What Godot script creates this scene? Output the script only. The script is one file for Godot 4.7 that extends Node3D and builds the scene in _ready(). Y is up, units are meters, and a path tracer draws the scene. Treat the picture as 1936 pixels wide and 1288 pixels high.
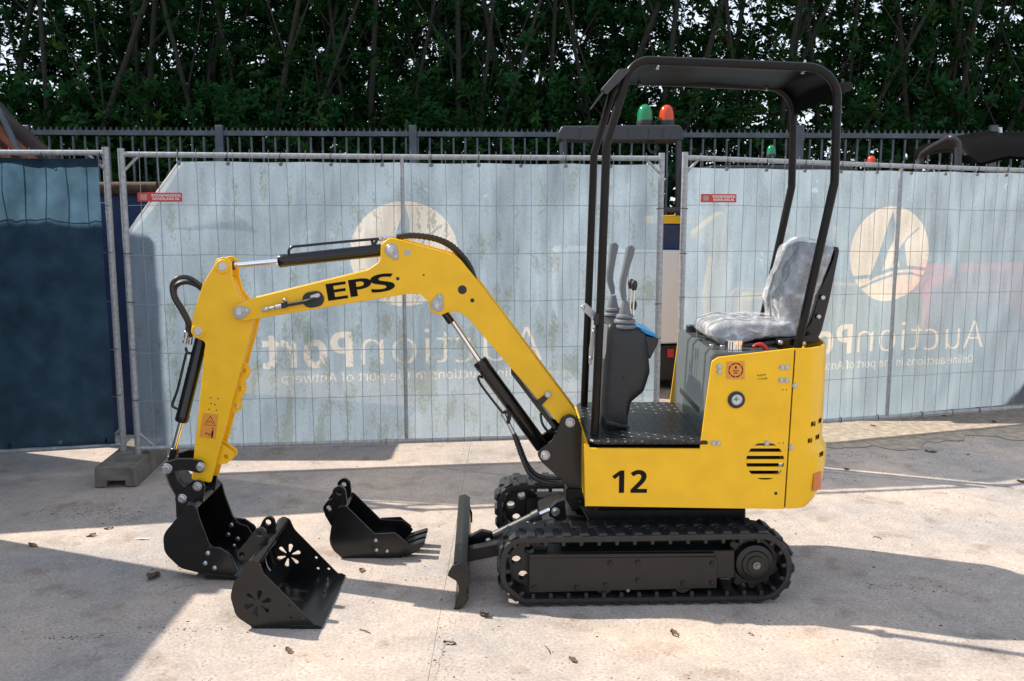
extends Node3D

# ---------------------------------------------------------------- camera model
const LENS := 1732.0        # focal length in photo pixels
const EYE := 1.66           # camera height
const PITCH := 0.13963      # camera looks 8 degrees down

var M := {}                 # materials
var SH := {}                # shared meshes
var taken := {}
var rng := RandomNumberGenerator.new()

func _ready():
	rng.seed = 7
	setup_camera_and_light()
	make_materials()
	build_ground()
	build_site_fences()
	build_banners()
	build_bar_fence()
	build_trees()
	build_yard_things()
	build_excavator()
	build_spare_buckets()
	build_litter()

func setup_camera_and_light():
	var cam := Camera3D.new()
	cam.name = "camera"
	cam.fov = rad_to_deg(2.0 * atan(644.0 / LENS))
	cam.near = 0.05
	cam.far = 400.0
	add_child(cam)
	cam.position = Vector3(0, EYE, 0)
	cam.rotation = Vector3(-PITCH, 0, 0)
	cam.current = true
	var sky_mat := ProceduralSkyMaterial.new()
	sky_mat.sky_top_color = Color(0.735, 0.785, 0.86)
	sky_mat.sky_horizon_color = Color(0.91, 0.955, 1.0)
	sky_mat.sky_curve = 0.18
	sky_mat.ground_bottom_color = Color(0.32, 0.30, 0.28)
	sky_mat.ground_horizon_color = Color(0.70, 0.72, 0.74)
	sky_mat.sun_angle_max = 12.0
	var sky := Sky.new()
	sky.sky_material = sky_mat
	var env := Environment.new()
	env.background_mode = Environment.BG_SKY
	env.sky = sky
	env.background_energy_multiplier = 1.0
	env.tonemap_mode = Environment.TONE_MAPPER_LINEAR
	env.tonemap_exposure = 1.5
	env.sdfgi_enabled = true
	env.ssao_enabled = true
	env.ssil_enabled = true
	var we := WorldEnvironment.new()
	we.name = "environment"
	we.environment = env
	add_child(we)
	var sun := DirectionalLight3D.new()
	sun.name = "sun"
	sun.light_energy = 1.58
	sun.light_color = Color(1.0, 0.96, 0.90)
	sun.light_angular_distance = 0.55
	sun.shadow_enabled = true
	add_child(sun)
	# shadows run 0.92 m to the right and 0.36 m towards the camera per metre of height
	sun.look_at_from_position(Vector3(0, 20, 0), Vector3(0, 20, 0) + Vector3(0.92, -1.0, 0.36), Vector3.UP)

# a photo pixel seen on the upright plane z = -d, and on the ground
func P(u: float, v: float, d: float) -> Vector3:
	var dx := (u - 968.0) / LENS
	var dy := (644.0 - v) / LENS
	var y := dy * cos(PITCH) - sin(PITCH)
	var t := d / (dy * sin(PITCH) + cos(PITCH))
	return Vector3(dx * t, EYE + y * t, -d)

func Q(u: float, v: float, d: float) -> Vector2:
	var p := P(u, v, d)
	return Vector2(p.x, p.y)

func G(u: float, v: float, h := 0.0) -> Vector3:
	var dx := (u - 968.0) / LENS
	var dy := (644.0 - v) / LENS
	var y := dy * cos(PITCH) - sin(PITCH)
	var t := (h - EYE) / y
	return Vector3(dx * t, h, -(dy * sin(PITCH) + cos(PITCH)) * t)

func px_size(px: float, d: float) -> float:
	return px * d / LENS

# ---------------------------------------------------------------- mesh builder
class MB:
	var v := PackedVector3Array()
	var n := PackedVector3Array()
	var uv := PackedVector2Array()
	var xf := Transform3D.IDENTITY

	func tri(a: Vector3, b: Vector3, c: Vector3, na: Vector3, nb: Vector3, nc: Vector3, ua := Vector2.ZERO, ub := Vector2.ZERO, uc := Vector2.ZERO) -> void:
		if (b - a).cross(c - a).dot(na + nb + nc) > 0.0:
			v.append(xf * a); v.append(xf * c); v.append(xf * b)
			n.append((xf.basis * na).normalized()); n.append((xf.basis * nc).normalized()); n.append((xf.basis * nb).normalized())
			uv.append(ua); uv.append(uc); uv.append(ub)
		else:
			v.append(xf * a); v.append(xf * b); v.append(xf * c)
			n.append((xf.basis * na).normalized()); n.append((xf.basis * nb).normalized()); n.append((xf.basis * nc).normalized())
			uv.append(ua); uv.append(ub); uv.append(uc)

	func quad(a: Vector3, b: Vector3, c: Vector3, d: Vector3, na: Vector3, nb: Vector3, nc: Vector3, nd: Vector3) -> void:
		tri(a, b, c, na, nb, nc)
		tri(a, c, d, na, nc, nd)

	func flat(pts: Array, nn: Vector3) -> void:
		for i in range(1, pts.size() - 1):
			tri(pts[0], pts[i], pts[i + 1], nn, nn, nn)

	# an XY outline from z0 (front) to z1 (back), its rims bevelled
	func prism(given: PackedVector2Array, z0: float, z1: float, bev := 0.0, soft := 40.0) -> void:
		var p := PackedVector2Array()
		for q in given:
			if p.is_empty() or p[p.size() - 1].distance_to(q) > 0.0004:
				p.append(q)
		if p.size() > 2 and p[0].distance_to(p[p.size() - 1]) < 0.0004:
			p.remove_at(p.size() - 1)
		var area := 0.0
		var k := p.size()
		for i in k:
			area += p[i].cross(p[(i + 1) % k])
		if area < 0.0:
			p.reverse()
		var en := PackedVector2Array()
		for i in k:
			var e := (p[(i + 1) % k] - p[i]).normalized()
			en.append(Vector2(e.y, -e.x))
		var inset := PackedVector2Array()
		var idx := PackedInt32Array()
		# tight corners take a smaller bevel
		for tries in 4:
			inset.clear()
			for i in k:
				var a := en[(i + k - 1) % k]
				var b := en[i]
				inset.append(p[i] - (a + b) / maxf(0.35, 1.0 + a.dot(b)) * bev)
			idx = Geometry2D.triangulate_polygon(inset)
			if not idx.is_empty():
				break
			bev = bev * 0.4 if tries < 2 else 0.0
		if idx.is_empty():
			print("no cap at ", p[0], " z ", z0, " of ", k)
		var lim := cos(deg_to_rad(soft))
		for i in range(0, idx.size(), 3):
			var a := inset[idx[i]]
			var b := inset[idx[i + 1]]
			var c := inset[idx[i + 2]]
			tri(Vector3(a.x, a.y, z0), Vector3(b.x, b.y, z0), Vector3(c.x, c.y, z0), Vector3.BACK, Vector3.BACK, Vector3.BACK)
			tri(Vector3(a.x, a.y, z1), Vector3(b.x, b.y, z1), Vector3(c.x, c.y, z1), Vector3.FORWARD, Vector3.FORWARD, Vector3.FORWARD)
		for i in k:
			var j := (i + 1) % k
			var n0 := en[i]
			var n1 := en[i]
			if en[(i + k - 1) % k].dot(en[i]) > lim:
				n0 = (en[(i + k - 1) % k] + en[i]).normalized()
			if en[j].dot(en[i]) > lim:
				n1 = (en[j] + en[i]).normalized()
			var a3 := Vector3(n0.x, n0.y, 0)
			var b3 := Vector3(n1.x, n1.y, 0)
			quad(Vector3(p[i].x, p[i].y, z0 - bev), Vector3(p[j].x, p[j].y, z0 - bev), Vector3(p[j].x, p[j].y, z1 + bev), Vector3(p[i].x, p[i].y, z1 + bev), a3, b3, b3, a3)
			if bev > 0.0:
				var fa := (a3 + Vector3.BACK).normalized()
				var fb := (b3 + Vector3.BACK).normalized()
				quad(Vector3(inset[i].x, inset[i].y, z0), Vector3(inset[j].x, inset[j].y, z0), Vector3(p[j].x, p[j].y, z0 - bev), Vector3(p[i].x, p[i].y, z0 - bev), fa, fb, fb, fa)
				fa = (a3 + Vector3.FORWARD).normalized()
				fb = (b3 + Vector3.FORWARD).normalized()
				quad(Vector3(inset[i].x, inset[i].y, z1), Vector3(inset[j].x, inset[j].y, z1), Vector3(p[j].x, p[j].y, z1 + bev), Vector3(p[i].x, p[i].y, z1 + bev), fa, fb, fb, fa)

	func box(c: Vector3, s: Vector3, bev := 0.004) -> void:
		var h := s * 0.5
		var b := minf(bev, minf(h.x, minf(h.y, h.z)) * 0.8)
		var o := PackedVector2Array([Vector2(c.x - h.x + b, c.y - h.y), Vector2(c.x + h.x - b, c.y - h.y), Vector2(c.x + h.x, c.y - h.y + b), Vector2(c.x + h.x, c.y + h.y - b), Vector2(c.x + h.x - b, c.y + h.y), Vector2(c.x - h.x + b, c.y + h.y), Vector2(c.x - h.x, c.y + h.y - b), Vector2(c.x - h.x, c.y - h.y + b)])
		prism(o, c.z + h.z, c.z - h.z, b, 10.0)

	# profile of (radius, height) turned about the local Y axis of t
	func lathe(prof: Array, seg: int, t: Transform3D) -> void:
		var keep := xf
		xf = xf * t
		var k := prof.size()
		var en := []
		for i in k - 1:
			var e: Vector2 = (prof[i + 1] - prof[i]).normalized()
			en.append(Vector2(e.y, -e.x))
		for i in k - 1:
			var n0: Vector2 = en[i]
			var n1: Vector2 = en[i]
			if i > 0 and en[i - 1].dot(en[i]) > 0.8:
				n0 = (en[i - 1] + en[i]).normalized()
			if i < k - 2 and en[i + 1].dot(en[i]) > 0.8:
				n1 = (en[i + 1] + en[i]).normalized()
			for s in seg:
				var a := TAU * s / seg
				var b := TAU * (s + 1) / seg
				var ca := Vector3(cos(a), 0, sin(a))
				var cb := Vector3(cos(b), 0, sin(b))
				var p0: Vector2 = prof[i]
				var p1: Vector2 = prof[i + 1]
				var up := Vector3.UP
				var na0 := ca * n0.x + up * n0.y
				var nb0 := cb * n0.x + up * n0.y
				var na1 := ca * n1.x + up * n1.y
				var nb1 := cb * n1.x + up * n1.y
				if p0.x < 0.00001:
					tri(up * p0.y, cb * p1.x + up * p1.y, ca * p1.x + up * p1.y, na0, nb1, na1)
				elif p1.x < 0.00001:
					tri(ca * p0.x + up * p0.y, cb * p0.x + up * p0.y, up * p1.y, na0, nb0, na1)
				else:
					quad(ca * p0.x + up * p0.y, cb * p0.x + up * p0.y, cb * p1.x + up * p1.y, ca * p1.x + up * p1.y, na0, nb0, nb1, na1)
		xf = keep

	func tube(pts: Array, r: Variant, sides := 10, cap := true) -> void:
		var k := pts.size()
		var up := Vector3(0.13, 0.37, 0.92)
		var rings := []
		var norms := []
		for i in k:
			var t: Vector3 = (pts[mini(i + 1, k - 1)] - pts[maxi(i - 1, 0)]).normalized()
			if absf(t.dot(up)) > 0.97:
				up = Vector3(0.9, 0.3, 0.1)
			var s := t.cross(up).normalized()
			up = s.cross(t).normalized()
			var rad: float = r[i] if r is Array or r is PackedFloat32Array else r
			var ring := []
			var nr := []
			for j in sides:
				var a := TAU * j / sides
				var d := s * cos(a) + up * sin(a)
				ring.append(pts[i] + d * rad)
				nr.append(d)
			rings.append(ring)
			norms.append(nr)
		for i in k - 1:
			for j in sides:
				var m := (j + 1) % sides
				quad(rings[i][j], rings[i][m], rings[i + 1][m], rings[i + 1][j], norms[i][j], norms[i][m], norms[i + 1][m], norms[i + 1][j])
		if cap:
			flat(rings[0], (pts[0] - pts[1]).normalized())
			flat(rings[k - 1], (pts[k - 1] - pts[k - 2]).normalized())

	# rows of points joined into a smooth skin; side = which way is out
	func skin(rows: Array, closed: bool, side := 1.0, uvs := [], skip := {}) -> void:
		var r := rows.size()
		var c: int = rows[0].size()
		var norms := []
		for i in r:
			var line := PackedVector3Array()
			for j in c:
				var ju: Vector3 = rows[i][(j + 1) % c] if closed else rows[i][mini(j + 1, c - 1)]
				var jd: Vector3 = rows[i][(j + c - 1) % c] if closed else rows[i][maxi(j - 1, 0)]
				var iu: Vector3 = rows[mini(i + 1, r - 1)][j]
				var il: Vector3 = rows[maxi(i - 1, 0)][j]
				var nn: Vector3 = (ju - jd).cross(iu - il) * side
				if nn.length_squared() < 1e-14:
					var other: Vector3 = rows[mini(i + 1, r - 1)][(j + c / 2) % c] - rows[i][j]
					nn = Vector3.BACK if i < r / 2 else Vector3.FORWARD
				line.append(nn.normalized())
			norms.append(line)
		for i in r - 1:
			for j in (c if closed else c - 1):
				var m := (j + 1) % c
				if skip.has(Vector2i(i, j)):
					continue
				if uvs.is_empty():
					quad(rows[i][j], rows[i][m], rows[i + 1][m], rows[i + 1][j], norms[i][j], norms[i][m], norms[i + 1][m], norms[i + 1][j])
				else:
					tri(rows[i][j], rows[i][m], rows[i + 1][m], norms[i][j], norms[i][m], norms[i + 1][m], uvs[i][j], uvs[i][m], uvs[i + 1][m])
					tri(rows[i][j], rows[i + 1][m], rows[i + 1][j], norms[i][j], norms[i + 1][m], norms[i + 1][j], uvs[i][j], uvs[i + 1][m], uvs[i + 1][j])

	func mesh() -> ArrayMesh:
		var a := []
		a.resize(Mesh.ARRAY_MAX)
		a[Mesh.ARRAY_VERTEX] = v
		a[Mesh.ARRAY_NORMAL] = n
		a[Mesh.ARRAY_TEX_UV] = uv
		var m := ArrayMesh.new()
		m.add_surface_from_arrays(Mesh.PRIMITIVE_TRIANGLES, a)
		return m

# ---------------------------------------------------------------- outlines
# points are [u, v, r]: photo pixels on the plane d, corner rounded with r pixels
func outline(pts: Array, d: float, seg := 5) -> PackedVector2Array:
	var out := PackedVector2Array()
	for q in filleted(pts, seg, true):
		out.append(Q(q.x, q.y, d))
	return out

func filleted(pts: Array, seg: int, closed: bool) -> Array:
	var out := []
	var k := pts.size()
	for i in k:
		var p := Vector2(pts[i][0], pts[i][1])
		var r: float = pts[i][2] if pts[i].size() > 2 else 0.0
		if r <= 0.0 or (not closed and (i == 0 or i == k - 1)):
			out.append(p)
			continue
		var a := Vector2(pts[(i + k - 1) % k][0], pts[(i + k - 1) % k][1]) - p
		var b := Vector2(pts[(i + 1) % k][0], pts[(i + 1) % k][1]) - p
		var half := absf(a.angle_to(b)) * 0.5
		var cut := minf(r / maxf(tan(half), 0.02), minf(a.length(), b.length()) * 0.48)
		var s := p + a.normalized() * cut
		var e := p + b.normalized() * cut
		var rad := cut * tan(half)
		var mid := p + (a.normalized() + b.normalized()).normalized() * (rad / maxf(sin(half), 0.001))
		var a0 := (s - mid).angle()
		var turn := wrapf((e - mid).angle() - a0, -PI, PI)
		for j in seg + 1:
			if half > 1.52 or half < 0.02:
				out.append(s.lerp(p, float(j) / seg).lerp(p.lerp(e, float(j) / seg), float(j) / seg))
			else:
				out.append(mid + Vector2.from_angle(a0 + turn * j / seg) * rad)
	return out

func disc(u: float, v: float, r: float, d: float, seg := 20) -> PackedVector2Array:
	var out := PackedVector2Array()
	var c := Q(u, v, d)
	var rad := px_size(r, d)
	for i in seg:
		out.append(c + Vector2(cos(TAU * i / seg), sin(TAU * i / seg)) * rad)
	return out

# outline of two discs and the straight hull between them
func capsule(a: Vector2, ra: float, b: Vector2, rb: float, seg := 10) -> PackedVector2Array:
	var out := PackedVector2Array()
	var dir := (b - a).angle()
	var lean := acos(clampf((ra - rb) / maxf((b - a).length(), 0.0001), -1.0, 1.0))
	for i in seg + 1:
		var t := dir + lean + (TAU - 2.0 * lean) * i / seg
		out.append(a + Vector2(cos(t), sin(t)) * ra)
	for i in seg + 1:
		var t := dir - lean + 2.0 * lean * i / seg
		out.append(b + Vector2(cos(t), sin(t)) * rb)
	return out

func curve(pts: Array, steps := 6) -> Array:
	var out := []
	var k := pts.size()
	for i in k - 1:
		var p0: Vector3 = pts[maxi(i - 1, 0)]
		var p1: Vector3 = pts[i]
		var p2: Vector3 = pts[i + 1]
		var p3: Vector3 = pts[mini(i + 2, k - 1)]
		for j in steps:
			var t := float(j) / steps
			out.append(p1.cubic_interpolate(p2, p0, p3, t))
	out.append(pts[k - 1])
	return out

func along(px: Array, d: float, steps := 6) -> Array:
	var pts := []
	for q in px:
		pts.append(P(q[0], q[1], q[2] if q.size() > 2 else d))
	return curve(pts, steps)

# ---------------------------------------------------------------- objects
func numbered(called: String) -> String:
	if not taken.has(called):
		taken[called] = 0
		return called
	taken[called] += 1
	return "%s_%03d" % [called, taken[called]]

func thing(called: String, label: String, category: String, at: Vector3, group := "") -> Node3D:
	var o := Node3D.new()
	o.name = numbered(called)
	add_child(o)
	o.position = at
	tag(o, label, category, group)
	return o

func tag(o: Node, label: String, category: String, group := "") -> void:
	o.set_meta("label", label)
	o.set_meta("category", category)
	if group != "":
		o.set_meta("group", group)

# a mesh laid out in world metres, put under its parent so that it stays there
func obj(called: String, b: MB, m: Material, parent: Node = self) -> MeshInstance3D:
	var o := put(called, b.mesh(), m, parent, Transform3D.IDENTITY)
	return o

func put(called: String, mesh: Mesh, m: Material, parent: Node, where: Transform3D) -> MeshInstance3D:
	var o := MeshInstance3D.new()
	o.mesh = mesh
	o.material_override = null
	o.set_surface_override_material(0, m)
	o.name = numbered(called) if parent == self else called
	parent.add_child(o, true)
	if parent != self:
		o.transform = (parent as Node3D).global_transform.affine_inverse() * where
	else:
		o.transform = where
	return o

func one(called: String, poly: PackedVector2Array, d0: float, d1: float, m: Material, parent: Node, bev := 0.003) -> MeshInstance3D:
	var b := MB.new()
	b.prism(poly, -d0, -d1, bev)
	return obj(called, b, m, parent)

func tube_obj(called: String, pts: Array, r: Variant, m: Material, parent: Node, sides := 12) -> MeshInstance3D:
	var b := MB.new()
	b.tube(pts, r, sides)
	return obj(called, b, m, parent)

func cyl(called: String, a: Vector3, c: Vector3, r: float, m: Material, parent: Node, seg := 24, bev := 0.003) -> MeshInstance3D:
	var b := MB.new()
	add_cyl(b, a, c, r, seg, bev)
	return obj(called, b, m, parent)

func axis(a: Vector3, dir: Vector3) -> Transform3D:
	var y := dir.normalized()
	var x := y.cross(Vector3(0.21, 0.11, 0.97))
	if x.length() < 0.1:
		x = y.cross(Vector3(1, 0, 0))
	x = x.normalized()
	return Transform3D(Basis(x, y, x.cross(y)), a)

func add_cyl(b: MB, a: Vector3, c: Vector3, r: float, seg := 24, bev := 0.003) -> void:
	var l := (c - a).length()
	var e := minf(bev, minf(r, l) * 0.4)
	b.lathe([Vector2(0, 0), Vector2(r - e, 0), Vector2(r, e), Vector2(r, l - e), Vector2(r - e, l), Vector2(0, l)], seg, axis(a, c - a))

# a plate of thickness d1 - d0 with real holes cut through it
func cut_plate(called: String, poly: PackedVector2Array, holes: Array, d0: float, d1: float, m: Material, parent: Node) -> Node3D:
	var c := CSGPolygon3D.new()
	c.polygon = poly
	c.depth = d1 - d0
	c.material = m
	c.name = called
	parent.add_child(c, true)
	c.transform = (parent as Node3D).global_transform.affine_inverse() * Transform3D(Basis.IDENTITY, Vector3(0, 0, -d0))
	for h in holes:
		var s := CSGPolygon3D.new()
		s.polygon = h
		s.depth = d1 - d0 + 0.02
		s.operation = CSGShape3D.OPERATION_SUBTRACTION
		s.material = m
		s.name = "opening"
		c.add_child(s, true)
		s.position = Vector3(0, 0, 0.01)
	return c

# shared small meshes ------------------------------------------------
func bolt_mesh() -> Mesh:
	if not SH.has("bolt"):
		var b := MB.new()
		b.lathe([Vector2(0, 0.0), Vector2(0.0125, 0.0), Vector2(0.0125, 0.0018), Vector2(0.0115, 0.0028), Vector2(0, 0.0028)], 18, axis(Vector3.ZERO, Vector3.BACK))
		var hexagon := PackedVector2Array()
		for i in 6:
			hexagon.append(Vector2(cos(TAU * i / 6 + 0.3), sin(TAU * i / 6 + 0.3)) * 0.0095)
		b.prism(hexagon, 0.0095, 0.002, 0.0016, 5.0)
		SH.bolt = b.mesh()
	return SH.bolt

func dome_mesh() -> Mesh:
	if not SH.has("dome"):
		var b := MB.new()
		b.lathe([Vector2(0.0, 0.0), Vector2(0.012, 0.0), Vector2(0.0118, 0.0025), Vector2(0.0095, 0.0055), Vector2(0.005, 0.0072), Vector2(0, 0.0075)], 16, axis(Vector3.ZERO, Vector3.BACK))
		SH.dome = b.mesh()
	return SH.dome

func bolt(u: float, v: float, d: float, r: float, parent: Node, m: Material = null, dome := false, called := "bolt") -> MeshInstance3D:
	var s := px_size(r, d) / 0.0115
	return put(called, dome_mesh() if dome else bolt_mesh(), m if m else M.zinc, parent, Transform3D(Basis.IDENTITY.scaled(Vector3(s, s, s)).rotated(Vector3.BACK, u * 0.7), P(u, v, d)))

func text(called: String, words: String, at: Vector3, height: float, stretch: float, turn: float, m: Material, parent: Node, bold := true, depth := 0.0015) -> MeshInstance3D:
	var t := TextMesh.new()
	var f := SystemFont.new()
	f.font_names = PackedStringArray(["Droid Sans"])
	f.font_weight = 700 if bold else 400
	t.font = f
	t.font_size = 64
	t.pixel_size = height / 64.0 / 0.714
	t.depth = depth
	t.curve_step = 1.0
	t.text = words
	t.horizontal_alignment = HORIZONTAL_ALIGNMENT_CENTER
	t.vertical_alignment = VERTICAL_ALIGNMENT_CENTER
	return put(called, t, m, parent, Transform3D(Basis.IDENTITY.scaled(Vector3(stretch, 1, 1)).rotated(Vector3.BACK, turn), at))

# ---------------------------------------------------------------- materials
func lin(r: float, g: float, b: float, a := 1.0) -> Color:
	var c := Color(r, g, b).linear_to_srgb()
	c.a = a
	return c

func mat(c: Color, rough: float, metal := 0.0) -> StandardMaterial3D:
	var m := StandardMaterial3D.new()
	m.albedo_color = c
	m.roughness = rough
	m.metallic = metal
	m.cull_mode = BaseMaterial3D.CULL_DISABLED
	return m

func noise(freq: float, kind := FastNoiseLite.TYPE_SIMPLEX_SMOOTH, oct := 4, sd := 1) -> FastNoiseLite:
	var f := FastNoiseLite.new()
	f.noise_type = kind
	f.frequency = freq
	f.fractal_octaves = oct
	f.seed = sd
	return f

# a tiling grey image that runs from lo to hi, as a multiplier for a colour
func grain(size: int, freq: float, lo: float, hi: float, oct := 4, sd := 1, kind := FastNoiseLite.TYPE_SIMPLEX_SMOOTH) -> ImageTexture:
	var im := noise(freq, kind, oct, sd).get_seamless_image(size, size)
	im.convert(Image.FORMAT_L8)
	var d := im.get_data()
	for i in d.size():
		d[i] = int(255.0 * clampf(lerpf(lo, hi, d[i] / 255.0), 0.0, 1.0))
	return ImageTexture.create_from_image(Image.create_from_data(size, size, false, Image.FORMAT_L8, d))

func world_tex(m: StandardMaterial3D, t: Texture2D, per_metre: float) -> StandardMaterial3D:
	m.albedo_texture = t
	m.uv1_triplanar = true
	m.uv1_world_triplanar = true
	m.uv1_scale = Vector3.ONE * per_metre
	return m

func relief(m: StandardMaterial3D, t: Texture2D, cm: float) -> StandardMaterial3D:
	m.heightmap_enabled = true
	m.heightmap_texture = t
	m.heightmap_scale = cm
	return m

func make_materials():
	var fine := grain(256, 0.035, 0.80, 1.0, 4, 3)
	var blotch := grain(256, 0.012, 0.72, 1.0, 5, 5)
	var bump := grain(256, 0.06, 0.0, 1.0, 3, 9)
	M.yellow = mat(lin(0.93, 0.525, 0.010), 0.40)
	M.yellow.metallic_specular = 0.4
	M.yellow.clearcoat_enabled = true
	M.yellow.clearcoat = 0.22
	M.yellow.clearcoat_roughness = 0.12
	world_tex(M.yellow, grain(256, 0.02, 0.94, 1.0, 3, 4), 1.1)
	M.black = world_tex(mat(lin(0.0085, 0.0083, 0.0085), 0.22), fine, 2.0)
	M.black_tube = world_tex(mat(lin(0.016, 0.014, 0.013), 0.30), fine, 3.0)
	M.black_tube.metallic_specular = 0.3
	M.roof_black = mat(lin(0.007, 0.0065, 0.0065), 0.36)
	M.roof_black.metallic_specular = 0.10
	M.frame_black = world_tex(mat(lin(0.0105, 0.0098, 0.0095), 0.40), blotch, 2.2)
	M.rubber = world_tex(mat(lin(0.019, 0.019, 0.0205), 0.44), blotch, 5.0)
	relief(M.rubber, bump, 0.06)
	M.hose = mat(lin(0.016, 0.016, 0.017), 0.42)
	M.plastic = relief(world_tex(mat(lin(0.020, 0.022, 0.025), 0.50), fine, 3.0), bump, 0.02)
	M.grey_plastic = mat(lin(0.145, 0.152, 0.168), 0.52)
	M.chrome = mat(lin(0.86, 0.86, 0.86), 0.10, 1.0)
	M.zinc = mat(lin(0.50, 0.51, 0.52), 0.28, 0.9)
	M.zinc_plate = mat(lin(0.40, 0.405, 0.41), 0.40, 0.6)
	M.steel = world_tex(mat(lin(0.30, 0.30, 0.30), 0.40, 0.7), blotch, 4.0)
	M.galv = world_tex(mat(lin(0.50, 0.52, 0.54), 0.48, 0.35), grain(256, 0.05, 0.72, 1.0, 3, 12, FastNoiseLite.TYPE_CELLULAR), 3.0)
	M.wire = mat(lin(0.28, 0.30, 0.32), 0.5, 0.4)
	M.tank = mat(lin(0.075, 0.080, 0.078), 0.22)
	M.print_black = mat(lin(0.010, 0.009, 0.008), 0.75)
	M.print_black.metallic_specular = 0.25
	M.orange_label = mat(lin(0.72, 0.27, 0.03), 0.5)
	M.red_label = mat(lin(0.62, 0.17, 0.05), 0.5)
	M.red_plastic = mat(lin(0.55, 0.02, 0.02), 0.35)
	M.cyan_film = mat(lin(0.02, 0.26, 0.55), 0.3)
	M.sign_red = mat(lin(0.52, 0.035, 0.025), 0.45)
	M.sign_white = mat(lin(0.74, 0.70, 0.68), 0.5)
	M.sign_grey = mat(lin(0.42, 0.24, 0.23), 0.5)
	M.tie = mat(lin(0.012, 0.012, 0.014), 0.5)
	M.seat = mat(lin(0.045, 0.046, 0.050), 0.55)
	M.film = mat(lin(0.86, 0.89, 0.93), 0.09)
	# creased clear film: whitened folds, with its glints painted in along them
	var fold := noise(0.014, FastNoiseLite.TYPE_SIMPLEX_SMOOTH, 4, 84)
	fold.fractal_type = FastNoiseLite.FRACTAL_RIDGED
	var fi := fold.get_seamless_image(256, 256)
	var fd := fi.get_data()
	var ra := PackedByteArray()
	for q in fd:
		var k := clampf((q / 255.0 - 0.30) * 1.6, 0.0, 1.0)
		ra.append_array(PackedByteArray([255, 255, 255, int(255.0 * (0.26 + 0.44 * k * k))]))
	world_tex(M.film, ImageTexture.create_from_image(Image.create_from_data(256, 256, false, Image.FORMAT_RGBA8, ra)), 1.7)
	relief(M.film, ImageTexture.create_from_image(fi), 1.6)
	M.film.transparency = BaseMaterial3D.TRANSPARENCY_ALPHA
	# chequered rubber floor mat: crossing raised ribs
	var im := Image.create(128, 128, false, Image.FORMAT_L8)
	for y in 128:
		for x in 128:
			var cell := Vector2i(x / 32, y / 32)
			var f := Vector2(fposmod(x, 32.0) - 16.0, fposmod(y, 32.0) - 16.0)
			var dirv := Vector2(0.7071, 0.7071) if (cell.x + cell.y) % 2 == 0 else Vector2(0.7071, -0.7071)
			var q := Vector2(f.dot(dirv) / 15.0, f.dot(dirv.orthogonal()) / 5.0)
			var h := clampf((1.0 - q.length()) * 2.2, 0.0, 1.0)
			im.set_pixel(x, y, Color(h, h, h))
	M.mat = mat(lin(0.016, 0.016, 0.017), 0.34)
	world_tex(M.mat, fine, 7.0)
	relief(M.mat, ImageTexture.create_from_image(im), 0.35)
	M.block = relief(world_tex(mat(lin(0.21, 0.19, 0.165), 0.92), blotch, 2.5), bump, 0.25)
	M.skip_blue = world_tex(mat(lin(0.020, 0.040, 0.115), 0.5), blotch, 1.2)
	M.rust = world_tex(mat(lin(0.16, 0.075, 0.035), 0.85), grain(256, 0.03, 0.35, 1.0, 5, 21), 1.8)
	M.rust_orange = world_tex(mat(lin(0.20, 0.050, 0.016), 0.6), blotch, 1.2)
	M.brown = mat(lin(0.045, 0.034, 0.030), 0.55)
	M.bar_grey = world_tex(mat(lin(0.095, 0.115, 0.140), 0.55, 0.2), blotch, 1.4)
	M.cab_grey = world_tex(mat(lin(0.035, 0.037, 0.043), 0.42), fine, 2.0)
	M.white_paint = mat(lin(0.72, 0.73, 0.74), 0.35)
	M.red_paint = mat(lin(0.70, 0.030, 0.020), 0.35)
	M.green_lens = mat(lin(0.004, 0.22, 0.085), 0.16)
	M.orange_lens = mat(lin(0.62, 0.055, 0.006), 0.16)
	for k in ["green_lens", "orange_lens"]:
		M[k].backlight_enabled = true
		M[k].backlight = Color(0.5, 0.5, 0.5)
	M.shade_wall_board = mat(lin(0.48, 0.49, 0.48), 0.6)
	M.container = world_tex(mat(lin(0.14, 0.16, 0.18), 0.55), blotch, 0.8)
	M.window = mat(lin(0.03, 0.04, 0.05), 0.08)
	M.bark = relief(world_tex(mat(lin(0.030, 0.029, 0.018), 0.9), grain(256, 0.03, 0.45, 1.0, 4, 30), 2.5), bump, 0.6)
	M.leaf = mat(Color.WHITE, 0.66)
	M.leaf.metallic_specular = 0.22
	M.leaf.vertex_color_use_as_albedo = true
	M.leaf.backlight_enabled = true
	M.leaf.backlight = Color(0.55, 0.62, 0.22)
	M.dry_leaf = world_tex(mat(lin(0.15, 0.085, 0.05), 0.8), fine, 30.0)
	M.twig = mat(lin(0.10, 0.075, 0.055), 0.9)
	M.paper = mat(lin(0.70, 0.71, 0.72), 0.7)

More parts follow.
